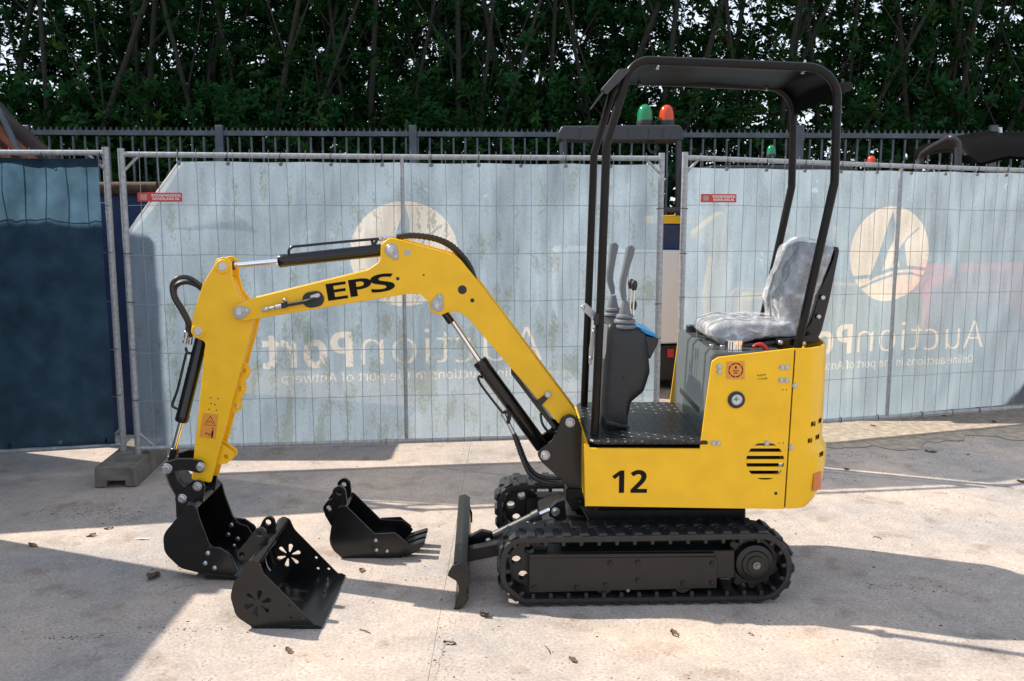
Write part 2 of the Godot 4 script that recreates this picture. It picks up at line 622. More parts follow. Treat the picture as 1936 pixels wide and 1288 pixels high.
# ---------------------------------------------------------------- ground
func build_ground():
	var s := 1024
	var a := noise(0.006, FastNoiseLite.TYPE_SIMPLEX_SMOOTH, 5, 41).get_seamless_image(s, s).get_data()
	var b := noise(0.045, FastNoiseLite.TYPE_SIMPLEX_SMOOTH, 4, 42).get_seamless_image(s, s).get_data()
	var c := noise(0.30, FastNoiseLite.TYPE_SIMPLEX, 2, 43).get_seamless_image(s, s).get_data()
	var e := noise(0.016, FastNoiseLite.TYPE_SIMPLEX_SMOOTH, 5, 44).get_seamless_image(s, s).get_data()
	var px := PackedByteArray()
	px.resize(s * s * 3)
	var hh := PackedByteArray()
	hh.resize(s * s)
	var r := RandomNumberGenerator.new()
	r.seed = 5
	for i in s * s:
		var g := 0.83 + 0.12 * (a[i] / 255.0 - 0.5) + 0.10 * (b[i] / 255.0 - 0.5) + 0.12 * (c[i] / 255.0 - 0.5) + r.randf_range(-0.04, 0.04)
		var st := clampf((e[i] / 255.0 - 0.60) * 5.0, 0.0, 1.0) * clampf((b[i] / 255.0 - 0.30) * 3.0, 0.0, 1.0)
		g *= 1.0 - 0.16 * st
		if c[i] < 34 and b[i] > 150:
			g *= 0.80
		var warm := (a[i] / 255.0 - 0.5) * 0.05 + st * 0.02
		px[i * 3] = int(255.0 * clampf(g * (0.885 + warm), 0, 1))
		px[i * 3 + 1] = int(255.0 * clampf(g * 0.838, 0, 1))
		px[i * 3 + 2] = int(255.0 * clampf(g * (0.803 - warm), 0, 1))
		hh[i] = int(clampf(110.0 + (c[i] - 128) * 0.7 + (b[i] - 128) * 0.4, 0, 255))
	M.concrete = mat(lin(0.865, 0.835, 0.815), 0.88)
	world_tex(M.concrete, ImageTexture.create_from_image(Image.create_from_data(s, s, false, Image.FORMAT_RGB8, px)), 1.0 / 6.3)
	relief(M.concrete, ImageTexture.create_from_image(Image.create_from_data(s, s, false, Image.FORMAT_L8, hh)), 0.10)
	M.concrete.detail_enabled = true
	M.concrete.detail_blend_mode = BaseMaterial3D.BLEND_MODE_MUL
	M.concrete.detail_uv_layer = BaseMaterial3D.DETAIL_UV_2
	M.concrete.detail_albedo = grain(512, 0.12, 0.89, 1.04, 3, 46)
	M.concrete.uv2_triplanar = true
	M.concrete.uv2_world_triplanar = true
	M.concrete.uv2_scale = Vector3.ONE * 1.07
	# one sheet to the horizon, with a sawn joint along x = -0.30
	var m := MB.new()
	var jx := -0.30
	var gap := 0.0008
	for side in [-1.0, 1.0]:
		var x0: float = jx + side * gap
		var steps := 60
		for i in steps:
			var z0 := 1.0 - 9.0 * i / steps
			var z1 := 1.0 - 9.0 * (i + 1) / steps
			var w0: float = x0 + side * 0.0009 * absf(sin(i * 12.9898) * cos(i * 4.1))
			var w1: float = x0 + side * 0.0009 * absf(sin((i + 1) * 12.9898) * cos((i + 1) * 4.1))
			m.flat([Vector3(w0, 0, z0), Vector3(w1, 0, z1), Vector3(side * 60.0, 0, z1), Vector3(side * 60.0, 0, z0)], Vector3.UP)
			m.flat([Vector3(w0, 0, z0), Vector3(w1, 0, z1), Vector3(jx + side * 0.001, -0.002, z1), Vector3(jx + side * 0.001, -0.002, z0)], Vector3(-side, 0.3, 0).normalized())
	m.flat([Vector3(jx - 0.006, -0.0018, 1), Vector3(jx + 0.006, -0.0018, 1), Vector3(jx + 0.006, -0.0018, -8), Vector3(jx - 0.006, -0.0018, -8)], Vector3.UP)
	m.flat([Vector3(-60, 0, 1), Vector3(60, 0, 1), Vector3(60, 0, 60), Vector3(-60, 0, 60)], Vector3.UP)
	m.flat([Vector3(-60, 0, -8), Vector3(60, 0, -8), Vector3(60, 0, -120), Vector3(-60, 0, -120)], Vector3.UP)
	var g := obj("ground", m, M.concrete)
	g.set_meta("kind", "structure")
	# hairline cracks choked with dirt
	var cr := RandomNumberGenerator.new()
	cr.seed = 12
	var dirt := mat(lin(0.12, 0.10, 0.085), 0.95)
	for q in [[[100, 1212], [150, 1205], [185, 1198], [240, 1196]], [[290, 1128], [350, 1108], [400, 1102]], [[822, 1288], [834, 1240], [843, 1210]]]:
		var way := []
		for i in q.size() - 1:
			for k in 8:
				var f := k / 8.0
				way.append(G(lerpf(q[i][0], q[i + 1][0], f) + cr.randf_range(-2.5, 2.5), lerpf(q[i][1], q[i + 1][1], f) + cr.randf_range(-1.2, 1.2)) + Vector3(0, -0.0004, 0))
		var rad := []
		for i in way.size():
			rad.append(0.0007 + 0.0010 * cr.randf() * sin(PI * i / (way.size() - 1.0)))
		tube_obj("crack_filling", way, rad, dirt, g, 5)
	# trodden earth along the foot of the fences
	M.earth = relief(world_tex(mat(lin(0.47, 0.395, 0.315), 0.95), grain(512, 0.03, 0.72, 1.0, 5, 61), 0.7), grain(256, 0.09, 0.0, 1.0, 4, 62), 0.5)
	var d := MB.new()
	var edge := []
	var back := []
	for i in 90:
		var x := 0.9 + 6.5 * i / 89.0
		var wob := 0.10 * sin(x * 5.1) + 0.06 * sin(x * 13.7 + 1.0) + 0.035 * sin(x * 31.0)
		edge.append(Vector3(x, 0.004, -(6.20 + (x - 1.1) * 0.22) + 0.17 * minf(1.0, (x - 0.9) * 2.0) + wob))
		back.append(Vector3(x, 0.004, -12.0))
	for i in 89:
		d.flat([edge[i], edge[i + 1], back[i + 1], back[i]], Vector3.UP)
	var o := obj("earth_strip", d, M.earth)
	o.set_meta("kind", "structure")

# ---------------------------------------------------------------- site fence panels
# pl, pr = feet of the two posts; heights of the two rails at either post
func fence_panel(pl: Vector3, pr: Vector3, low: Vector2, high: Vector2, label: String, wires_behind := 0.0) -> Node3D:
	var t := thing("site_fence", label, "fence panel", Vector3((pl.x + pr.x) / 2, 0, (pl.z + pr.z) / 2))
	var out := (pr - pl).cross(Vector3.UP).normalized() * -1.0
	if out.z < 0:
		out = -out
	var at := func(s: float, k: float, off := 0.0) -> Vector3:
		var p: Vector3 = pl.lerp(pr, s)
		p.y = lerpf(lerpf(low.x, low.y, s), lerpf(high.x, high.y, s), k)
		return p + out * off
	var len := (pr - pl).length()
	for s in [0.0, 1.0]:
		var a: Vector3 = at.call(s, 0.0)
		var b: Vector3 = at.call(s, 1.0)
		tube_obj("post", [Vector3(a.x, 0.10, a.z), b + Vector3(0, 0.035, 0)], 0.0205, M.galv, t, 16)
	for k in [0.0, 1.0]:
		tube_obj("rail", [at.call(0.0, k), at.call(0.5, k) + Vector3(0, -0.003, 0), at.call(1.0, k)], 0.0165, M.galv, t, 14)
	tube_obj("stiffener", [at.call(0.5, 0.0, 0.0), at.call(0.5, 1.0, 0.0)], 0.0125, M.galv, t, 12)
	for s in [0.0, 1.0]:
		for k in [0.0, 1.0]:
			var h := 0.11
			var si: float = h / len if s == 0.0 else 1.0 - h / len
			var p0: Vector3 = at.call(s, k) + Vector3(0, h * (1.0 if k == 0.0 else -1.0), 0)
			tube_obj("corner_brace", [p0, at.call(si, k)], 0.009, M.galv, t, 8)
	var nw := int(len / 0.107)
	for i in range(1, nw):
		var s := float(i) / nw
		var j := 0.004 * sin(i * 7.3 + len)
		var pts := []
		for q in 7:
			var wob := 0.003 * sin(q * 1.9 + i * 2.7)
			pts.append(at.call(s + (j + wob) / len, lerpf(-0.01, 1.018, q / 6.0), (0.017 - wires_behind)))
		tube_obj("upright_wire", pts, 0.0019, M.wire, t, 5)
	for i in range(1, 6):
		var pts := []
		for q in 13:
			pts.append(at.call(q / 12.0, i / 6.0 + 0.0016 * sin(q * 2.3 + i), 0.021 - wires_behind))
		tube_obj("cross_wire", pts, 0.0019, M.wire, t, 5)
	return t

var panel_mid := [Vector3(-2.38, 0, -5.68), Vector3(0.985, 0, -6.13), Vector2(0.168, 0.155), Vector2(2.007, 2.008)]
var panel_right := [Vector3(1.14, 0, -6.14), Vector3(4.46, 0, -7.26), Vector2(0.17, 0.12), Vector2(2.014, 1.965)]
var panel_left := [Vector3(-5.85, 0, -5.02), Vector3(-2.505, 0, -5.75), Vector2(0.15, 0.178), Vector2(1.99, 2.02)]

func build_site_fences():
	fence_panel(panel_left[0], panel_left[1], panel_left[2], panel_left[3], "galvanised site fence panel carrying the dark blue netting", 0.055)
	fence_panel(panel_mid[0], panel_mid[1], panel_mid[2], panel_mid[3], "galvanised site fence panel behind the digger arm carrying the banner with folded corner")
	fence_panel(panel_right[0], panel_right[1], panel_right[2], panel_right[3], "galvanised site fence panel running back past the digger seat")
	# concrete feet with a slot beneath
	for f in [[Vector3(-2.44, 0, -5.72), 0.10, "concrete foot block under the posts beside the blue netting"], [Vector3(1.06, 0, -6.14), -0.22, "concrete foot block under the fence posts behind the digger"]]:
		var t := thing("fence_foot_block", f[2], "concrete block", f[0], "concrete fence feet")
		t.rotation.y = f[1]
		var b := MB.new()
		var w := 0.125
		var h := 0.135
		b.prism(PackedVector2Array([Vector2(-w, 0), Vector2(-0.058, 0), Vector2(-0.052, 0.04), Vector2(0.052, 0.04), Vector2(0.058, 0), Vector2(w, 0), Vector2(w - 0.006, h - 0.012), Vector2(w - 0.018, h), Vector2(-w + 0.018, h), Vector2(-w + 0.006, h - 0.012)]), 0.34, -0.36, 0.010, 15.0)
		var body := MeshInstance3D.new()
		body.name = "block"
		body.mesh = b.mesh()
		body.set_surface_override_material(0, M.block)
		t.add_child(body)

# ---------------------------------------------------------------- banners
func on_panel(u: float, v: float, p: Array) -> Vector2:
	var dir := P(u, v, 1.0) - Vector3(0, EYE, 0)
	var a: Vector3 = p[0]
	var e: Vector3 = p[1] - p[0]
	var nn := e.cross(Vector3.UP)
	var o := Vector3(0, EYE, 0)
	var t := (a - o).dot(nn) / dir.dot(nn)
	var h := o + dir * t
	return Vector2((h - a).dot(e) / e.length_squared(), h.y)

var mask := PackedByteArray()
var mw := 0
var mh := 0

func paint(tri: Array, value: int) -> void:
	var x0 := maxi(0, int(minf(tri[0].x, minf(tri[1].x, tri[2].x))))
	var x1 := mini(mw - 1, int(maxf(tri[0].x, maxf(tri[1].x, tri[2].x))) + 1)
	var y0 := maxi(0, int(minf(tri[0].y, minf(tri[1].y, tri[2].y))))
	var y1 := mini(mh - 1, int(maxf(tri[0].y, maxf(tri[1].y, tri[2].y))) + 1)
	var a: Vector2 = tri[0]
	var b: Vector2 = tri[1]
	var c: Vector2 = tri[2]
	var w := (b - a).cross(c - a)
	if absf(w) < 0.0001:
		return
	for y in range(y0, y1 + 1):
		for x in range(x0, x1 + 1):
			var p := Vector2(x + 0.5, y + 0.5)
			var k0 := (b - a).cross(p - a) / w
			var k1 := (c - b).cross(p - b) / w
			var k2 := (a - c).cross(p - c) / w
			if k0 >= -0.001 and k1 >= -0.001 and k2 >= -0.001:
				mask[y * mw + x] = value

func paint_poly(pts: PackedVector2Array, value: int) -> void:
	var idx := Geometry2D.triangulate_polygon(pts)
	for i in range(0, idx.size(), 3):
		paint([pts[idx[i]], pts[idx[i + 1]], pts[idx[i + 2]]], value)

func paint_line(pts: Array, w: float, value: int) -> void:
	for i in pts.size() - 1:
		var e: Vector2 = (pts[i + 1] - pts[i]).normalized().orthogonal() * w * 0.5
		paint([pts[i] - e, pts[i] + e, pts[i + 1] + e], value)
		paint([pts[i] - e, pts[i + 1] + e, pts[i + 1] - e], value)

# words written mirrored (the banner is seen from its back) between two points of the picture plane of the banner
func paint_words(words: String, bold: bool, right: Vector2, left: Vector2, cap: float) -> void:
	var t := TextMesh.new()
	var f := SystemFont.new()
	f.font_names = PackedStringArray(["Droid Sans"])
	f.font_weight = 700 if bold else 400
	t.font = f
	t.font_size = 64
	t.pixel_size = 1.0
	t.depth = 0.0
	t.curve_step = 2.0
	t.text = words
	t.horizontal_alignment = HORIZONTAL_ALIGNMENT_LEFT
	var arr := t.surface_get_arrays(0)
	var vv: PackedVector3Array = arr[Mesh.ARRAY_VERTEX]
	var ix: PackedInt32Array = arr[Mesh.ARRAY_INDEX]
	var lo := Vector2(1e9, 1e9)
	var hi := Vector2(-1e9, -1e9)
	for q in vv:
		lo = lo.min(Vector2(q.x, q.y))
		hi = hi.max(Vector2(q.x, q.y))
	# the baseline: capitals stand on it, 64 * 0.714 high
	var top := hi.y
	var base := top - 64.0 * 0.714 * (1.06 if words.contains("l") else 1.0)
	for i in range(0, ix.size(), 3):
		var tr := []
		for j in 3:
			var q := vv[ix[i + j]]
			var p := right.lerp(left, (q.x - lo.x) / (hi.x - lo.x))
			p.y -= (q.y - base) / (64.0 * 0.714) * cap
			tr.append(p)
		paint(tr, 255 if bold or cap < 40.0 else 200)
	# the light cut of the big word: strokes thinner than the font's
	if not bold and cap >= 40.0:
		for y in range(3, mh - 3):
			for x in range(3, mw - 3):
				var i := y * mw + x
				if mask[i] == 200 and (mask[i - 2] == 0 or mask[i + 2] == 0 or mask[i - 2 * mw] == 0 or mask[i + 2 * mw] == 0):
					mask[i] = 100
		for i in mask.size():
			if mask[i] == 100:
				mask[i] = 0
			elif mask[i] == 200:
				mask[i] = 255

func banner_texture(p: Array, s0: float, s1: float, y0: float, y1: float, marks: Dictionary, sd: int) -> ImageTexture:
	mw = 1400
	mh = 760
	mask.resize(mw * mh)
	mask.fill(0)
	var to := func(u: float, v: float) -> Vector2:
		var q := on_panel(u, v, p)
		return Vector2((q.x - s0) / (s1 - s0) * mw, (y1 - q.y) / (y1 - y0) * mh)
	var c: Vector2 = to.call(marks.logo[0], marks.logo[1])
	var rim: Vector2 = to.call(marks.logo[0], marks.logo[1] - marks.logo[2])
	var r := absf(rim.y - c.y)
	var ring := PackedVector2Array()
	for i in 64:
		ring.append(c + Vector2(cos(TAU * i / 64), sin(TAU * i / 64)) * r)
	paint_poly(ring, 255)
	var k := func(pts: Array) -> PackedVector2Array:
		var o := PackedVector2Array()
		for q in pts:
			o.append(c + Vector2(q[0], -q[1]) * r)
		return o
	paint_poly(k.call([[0.03, 0.92], [0.10, 0.62], [0.09, 0.28], [-0.03, 0.08], [-0.20, -0.40], [-0.52, -0.56], [-0.30, -0.02], [-0.12, 0.50]]), 0)
	paint_poly(k.call([[0.03, 0.10], [-0.12, -0.34], [0.10, -0.30]]), 255)
	paint_poly(k.call([[0.16, 0.02], [0.36, 0.26], [0.47, -0.26], [0.30, -0.30]]), 0)
	paint_line([c + Vector2(0.70, -0.55) * r, c + Vector2(0.42, -0.33) * r, c + Vector2(0.20, -0.05) * r, c + Vector2(0.10, 0.2) * r], 0.035 * r, 0)
	paint_line([c + Vector2(-0.88, 0.48) * r, c + Vector2(-0.45, 0.46) * r, c + Vector2(0.05, 0.33) * r, c + Vector2(0.5, 0.29) * r, c + Vector2(0.95, 0.34) * r], 0.075 * r, 0)
	paint_line([c + Vector2(-0.72, 0.70) * r, c + Vector2(-0.3, 0.55) * r, c + Vector2(0.2, 0.43) * r, c + Vector2(0.6, 0.42) * r, c + Vector2(0.9, 0.5) * r], 0.05 * r, 0)
	for w in marks.words:
		var a: Vector2 = to.call(w[2], w[3])
		var b: Vector2 = to.call(w[4], w[5])
		paint_words(w[0], w[1], a, b, w[6] / (y1 - y0) * mh)
	# weathering: upright streaks, algae near the foot, worn print
	var st := noise(0.02, FastNoiseLite.TYPE_SIMPLEX_SMOOTH, 4, sd)
	var al := noise(0.010, FastNoiseLite.TYPE_SIMPLEX_SMOOTH, 5, sd + 1)
	var sp := noise(0.12, FastNoiseLite.TYPE_SIMPLEX, 2, sd + 2)
	var px := PackedByteArray()
	px.resize(mw * mh * 3)
	for y in mh:
		var low := float(y) / mh
		for x in mw:
			var i := y * mw + x
			var n0 := st.get_noise_2d(x * 1.4, y * 0.16)
			var n1 := al.get_noise_2d(x * 1.2, y * 0.55)
			var n2 := sp.get_noise_2d(x, y * 0.5)
			var d: float = clampf(n1 * 0.9 + n0 * 0.65 + n2 * 0.35 - 0.22 + 0.30 * smoothstep(0.35, 0.8, low + 0.3 * n1), 0.0, 0.62) * marks.dirt
			var print_here := mask[i] > 0
			var cr := 0.655
			var cg := 0.735
			var cb := 0.805
			if print_here:
				var worn: float = clampf((n2 + n1 + 0.10) * 1.1, 0.0, 0.65) * low * marks.dirt
				cr = lerpf(0.905, cr, worn)
				cg = lerpf(0.890, cg, worn)
				cb = lerpf(0.870, cb, worn)
			var g := 1.0 + 0.10 * n0 + 0.06 * n1 + 0.035 * n2
			cr = lerpf(cr * g, 0.44, d)
			cg = lerpf(cg * g, 0.48, d)
			cb = lerpf(cb * g, 0.44, d)
			px[i * 3] = int(255.0 * clampf(cr, 0, 1))
			px[i * 3 + 1] = int(255.0 * clampf(cg, 0, 1))
			px[i * 3 + 2] = int(255.0 * clampf(cb, 0, 1))
	return ImageTexture.create_from_image(Image.create_from_data(mw, mh, false, Image.FORMAT_RGB8, px))

# a hanging sheet; left(k) gives the left edge at height fraction k
func sheet(p: Array, s0: float, s1: float, y0: float, y1: float, off: float, billow: float, cut: Array, sd: int) -> MB:
	var b := MB.new()
	var a: Vector3 = p[0]
	var e: Vector3 = p[1] - p[0]
	var out := Vector3(-e.z, 0, e.x).normalized()
	if out.z < 0:
		out = -out
	var f := noise(0.9, FastNoiseLite.TYPE_SIMPLEX_SMOOTH, 3, sd)
	var rows := []
	var uvs := []
	var nr := 36
	var nc := 90
	for i in nr + 1:
		var k := 1.0 - float(i) / nr
		var l := s0
		if not cut.is_empty():
			l = s0 + cut[0] * clampf((k - cut[1]) / (1.0 - cut[1]), 0.0, 1.0)
		var row := PackedVector3Array()
		var ur := PackedVector2Array()
		for j in nc + 1:
			var s := lerpf(l, s1, float(j) / nc)
			var y := lerpf(y0, y1, k)
			var x := s * e.length()
			var hold := clampf(minf(k, 1.0 - k) * 8.0, 0.0, 1.0) * clampf(minf(j, nc - j) / 6.0, 0.0, 1.0)
			var w := f.get_noise_2d(x * 1.5, y * 0.7) * billow * hold + f.get_noise_2d(x * 5.0 + 40.0, y * 1.2) * billow * 0.3 + sin(x * 21.0) * 0.003 * k
			var q := a + e * s + out * (off + w)
			# the top hem sags between its ties
			q.y = y - (0.006 * absf(sin(x * 5.6)) if i == 0 else 0.0)
			row.append(q)
			ur.append(Vector2((s - s0) / (s1 - s0), 1.0 - k))
		rows.append(row)
		uvs.append(ur)
	b.skin(rows, false, 1.0, uvs)
	return b

func banner_mat(t: Texture2D, alpha: float, through: float) -> StandardMaterial3D:
	var m := mat(Color(1, 1, 1, alpha), 0.55)
	m.albedo_texture = t
	m.transparency = BaseMaterial3D.TRANSPARENCY_ALPHA
	m.backlight_enabled = true
	m.backlight = Color(through, through, through)
	return m

func ties(t: Node3D, p: Array, list: Array) -> void:
	# black cable ties and metal eyelets: [s, y, upright?]
	var a: Vector3 = p[0]
	var e: Vector3 = p[1] - p[0]
	for q in list:
		var c: Vector3 = a + e * q[0]
		c.y = q[1]
		var b := MB.new()
		var pts := []
		for i in 9:
			var w := TAU * i / 8.0
			pts.append(c + Vector3(0, sin(w), cos(w)) * 0.021 if q[2] else c + Vector3(cos(w), 0.15 * sin(w), sin(w)) * 0.0245)
		b.tube(pts, 0.0022, 5)
		obj("cable_tie", b, M.tie, t)

func eyelet(t: Node3D, at: Vector3) -> void:
	if not SH.has("eyelet"):
		var b := MB.new()
		var pts := []
		for i in 13:
			pts.append(Vector3(cos(TAU * i / 12.0), sin(TAU * i / 12.0), 0) * 0.010)
		b.tube(pts, 0.0035, 6, false)
		b.prism(capsule(Vector2.ZERO, 0.008, Vector2(0.0001, 0), 0.008), 0.001, -0.001)
		SH.eyelet = b.mesh()
	put("eyelet", SH.eyelet, M.steel, t, Transform3D(Basis.IDENTITY, at))

func build_banners():
	# the banner with a folded corner behind the digger arm
	var p: Array = panel_mid
	var bl := on_panel(242, 560, p)
	var br := on_panel(1246, 818, p)
	var tl := on_panel(240, 302, p)
	var fold := on_panel(337, 300, p)
	var kink := on_panel(240, 445, p)
	var y0 := 0.166
	var y1 := 1.972
	var tex := banner_texture(p, bl.x, br.x, y0, y1, {"logo": [765, 481, 101], "dirt": 0.85, "words": [
		["Auction", false, 1028, 681, 682, 691, 0.230], ["Port", true, 667, 695, 495, 699, 0.230],
		["Online auctions in the port of Antwerp", false, 1003, 713, 531, 727, 0.060]]}, 11)
	var t := thing("banner", "weathered pale grey banner with one corner folded away, mirrored logo and lettering", "banner", Vector3(-0.7, y0, -5.9), "printed banners on the site fence")
	var cut_w := fold.x - bl.x
	var cut_k := (kink.y - y0) / (y1 - y0)
	obj("sheet", sheet(p, bl.x, br.x, y0, y1, -0.042, 0.024, [cut_w, cut_k], 3), banner_mat(tex, 0.87, 1.3), t)
	# the folded corner lies double behind the sheet
	var fb := MB.new()
	var a: Vector3 = p[0]
	var e: Vector3 = p[1] - p[0]
	var q := func(s: float, y: float, off: float) -> Vector3:
		var w: Vector3 = a + e * s + Vector3(0.1, 0, 1).normalized() * off
		w.y = y
		return w
	fb.flat([q.call(bl.x - 0.002, kink.y, -0.026), q.call(bl.x + cut_w, y1, -0.026), q.call(bl.x + cut_w * 2.1, kink.y + 0.10, -0.075)], Vector3.BACK)
	obj("folded_corner", fb, banner_mat(null, 0.30, 1.6), t)
	tube_obj("fold_edge", [q.call(bl.x, kink.y - 0.10, -0.02), q.call(bl.x + 0.001, kink.y, -0.016), q.call(bl.x + cut_w, y1 - 0.01, -0.016)], 0.008, M.white_paint, t, 8)
	var tie := []
	for u in [337, 430, 530, 625, 722, 815, 905, 985, 1070, 1155]:
		var w := on_panel(u, 296, p)
		tie.append([w.x, 2.005, true])
		eyelet(t, q.call(w.x, 1.955, -0.002))
	for v in [480, 572, 662, 757]:
		tie.append([0.001, on_panel(236, v, p).y, false])
	for v in [395, 575, 640, 760]:
		tie.append([0.999, on_panel(1250, v, p).y, false])
	for u in [730, 908]:
		tie.append([on_panel(u, 826, p).x, 0.162, true])
	ties(t, p, tie)

	# the banner behind the seat
	p = panel_right
	bl = on_panel(1302, 760, p)
	tex = banner_texture(p, 0.015, 0.985, 0.145, 1.955, {"logo": [1692, 481, 91], "dirt": 0.25, "words": [
		["Auction", false, 1869, 657, 1628, 667, 0.215], ["Port", true, 1619, 669, 1490, 675, 0.215],
		["Online auctions in the port of Antwerp", false, 1849, 686, 1528, 703, 0.060]]}, 25)
	t = thing("banner", "cleaner pale grey banner behind the digger seat with whole logo of sails in a circle", "banner", Vector3(2.8, 0.17, -6.8), "printed banners on the site fence")
	obj("sheet", sheet(p, 0.012, 0.985, 0.145, 1.955, -0.042, 0.024, [], 8), banner_mat(tex, 0.86, 1.3), t)
	tie = []
	var e2: Vector3 = p[1] - p[0]
	for u in [1375, 1450, 1523, 1592, 1660, 1725, 1790, 1850, 1905]:
		var w := on_panel(u, 308, p)
		tie.append([w.x, lerpf(2.012, 1.963, w.x), true])
		eyelet(t, p[0] + e2 * w.x + Vector3(0, lerpf(1.945, 1.93, w.x), -0.003))
	for v in [395, 480, 562]:
		tie.append([0.001, on_panel(1293, v, p).y, false])
	for u in [1590, 1660, 1742, 1800, 1850]:
		var w := on_panel(u, 783, p)
		tie.append([w.x, lerpf(0.166, 0.122, w.x), true])
	ties(t, p, tie)

	# dark blue netting on the panel at the other end
	p = panel_left
	var net := mat(lin(0.100, 0.200, 0.300), 0.7)
	net.backlight_enabled = true
	net.backlight = Color(1.55, 1.55, 1.55)
	var weave := grain(256, 0.02, 0.72, 1.0, 4, 71)
	world_tex(net, weave, 0.9)
	t = thing("netting", "dark blue privacy netting tied over the fence panel beside the concrete foot block", "netting", Vector3(-3.2, 0.16, -5.6))
	obj("sheet", sheet(p, 0.01, 0.988, 0.19, 1.985, 0.026, 0.055, [], 14), net, t)
	tie = []
	var e3: Vector3 = p[1] - p[0]
	for u in [80, 190]:
		var w := on_panel(u, 290, p)
		tie.append([w.x, 2.01, true])
		eyelet(t, p[0] + e3 * w.x + Vector3(0, 1.965, 0.024))
	for v in [390, 478, 660, 748]:
		tie.append([0.998, on_panel(210, v, p).y, false])
	for u in [22, 118, 206]:
		var w := on_panel(u, 838, p)
		eyelet(t, p[0] + e3 * w.x + Vector3(0, 0.215, 0.026))
	ties(t, p, tie)

	# red maker's signs wired to two panels
	for s in [[panel_mid, 262, 366, 346, 380, "red maker's sign on the wires over the folded banner corner"], [panel_right, 1321, 368, 1388, 382, "red maker's sign on the wires of the panel behind the seat"]]:
		var pa: Array = s[0]
		var l := on_panel(s[1], (s[2] + s[4]) * 0.5, pa)
		var r := on_panel(s[3], (s[2] + s[4]) * 0.5, pa)
		var pl: Vector3 = pa[0] + (pa[1] - pa[0]) * l.x
		var pr: Vector3 = pa[0] + (pa[1] - pa[0]) * r.x
		var ex: Vector3 = (pr - pl).normalized()
		var ez := ex.cross(Vector3.UP)
		var c: Vector3 = (pl + pr) * 0.5 + ez * 0.028
		c.y = (l.y + r.y) * 0.5
		var w := (pr - pl).length()
		var h := 0.055
		var root := thing("fence_sign", s[5], "sign", c, "red signs on the site fence")
		root.basis = Basis(ex, Vector3.UP, ez)
		var b := MB.new()
		b.box(Vector3.ZERO, Vector3(w, h, 0.004), 0.0015)
		var plate := put("plate", b.mesh(), M.sign_red, root, root.global_transform)
		var x := root.global_transform
		text("lettering", "BOUWHEKKEN", x * Vector3(w * 0.14, h * 0.19, 0.003), h * 0.29, 1.35, 0, M.sign_white, plate).basis = Basis.IDENTITY.scaled(Vector3(1.12, 1, 1))
		text("lettering", "NEDERLAND.NL", x * Vector3(w * 0.14, -h * 0.18, 0.003), h * 0.29, 1.25, 0, M.sign_white, plate).basis = Basis.IDENTITY.scaled(Vector3(0.97, 1, 1))
		b = MB.new()
		b.box(Vector3(-w * 0.36, 0, 0.0025), Vector3(w * 0.15, h * 0.62, 0.002), 0.0005)
		put("emblem", b.mesh(), M.sign_grey, plate, x)
		for sx in [-0.47, 0.47]:
			put("rivet_or_hole", dome_mesh(), M.zinc, plate, x * Transform3D(Basis.IDENTITY.scaled(Vector3.ONE * 0.25), Vector3(w * sx, 0, 0.002)))

# ---------------------------------------------------------------- bar fence at the back of the yard
func build_bar_fence():
	var d := 10.5
	var t := thing("bar_fence", "grey steel bar fence with saw-toothed top rail before the trees", "fence", Vector3(0, 0, -d))
	var x0 := -8.6
	var x1 := 8.6
	var pitch := 0.1335
	var top := func(x: float) -> float: return 2.545 - 0.004 * x
	var bar := MB.new()
	bar.box(Vector3(0, 1.28, 0), Vector3(0.022, 2.44, 0.022), 0.003)
	var bar_mesh := bar.mesh()
	var n := int((x1 - x0) / pitch)
	for i in n:
		put("bar", bar_mesh, M.bar_grey, t, Transform3D(Basis.IDENTITY, Vector3(x0 + (i + 0.5) * pitch, -0.02 - 0.004 * (x0 + i * pitch), -d)))
	var post := MB.new()
	post.box(Vector3(0, 1.31, 0), Vector3(0.085, 2.62, 0.07), 0.006)
	var post_mesh := post.mesh()
	var px := P(415, 250, d).x
	for i in range(-3, 7):
		var x := px + 2.17 * i
		if x < x1 + 0.5:
			put("post", post_mesh, M.bar_grey, t, Transform3D(Basis.IDENTITY, Vector3(x, 0, -d)))
	for i in range(-3, 6):
		var a := px + 2.17 * i + 0.045
		var b := a + 2.08
		for k in [0, 1]:
			var m := MB.new()
			var o := PackedVector2Array()
			if k == 0:
				var ya: float = top.call(a)
				var yb: float = top.call(b)
				o.append(Vector2(a, ya - 0.05))
				o.append(Vector2(b, yb - 0.05))
				# teeth along the top edge
				var teeth := int((b - a) / 0.0667)
				for j in range(teeth, -1, -1):
					var x := a + (b - a) * j / teeth
					o.append(Vector2(x, top.call(x)))
					if j > 0:
						var w := (b - a) / teeth
						o.append(Vector2(x - w * 0.35, top.call(x) + 0.006))
						o.append(Vector2(x - w * 0.5, top.call(x) + 0.042))
						o.append(Vector2(x - w * 0.65, top.call(x) + 0.006))
			else:
				o = PackedVector2Array([Vector2(a, 0.25), Vector2(b, 0.25), Vector2(b, 0.30), Vector2(a, 0.30)])
			m.prism(o, -d + 0.016, -d - 0.016, 0.0)
			obj("top_rail" if k == 0 else "bottom_rail", m, M.bar_grey, t)

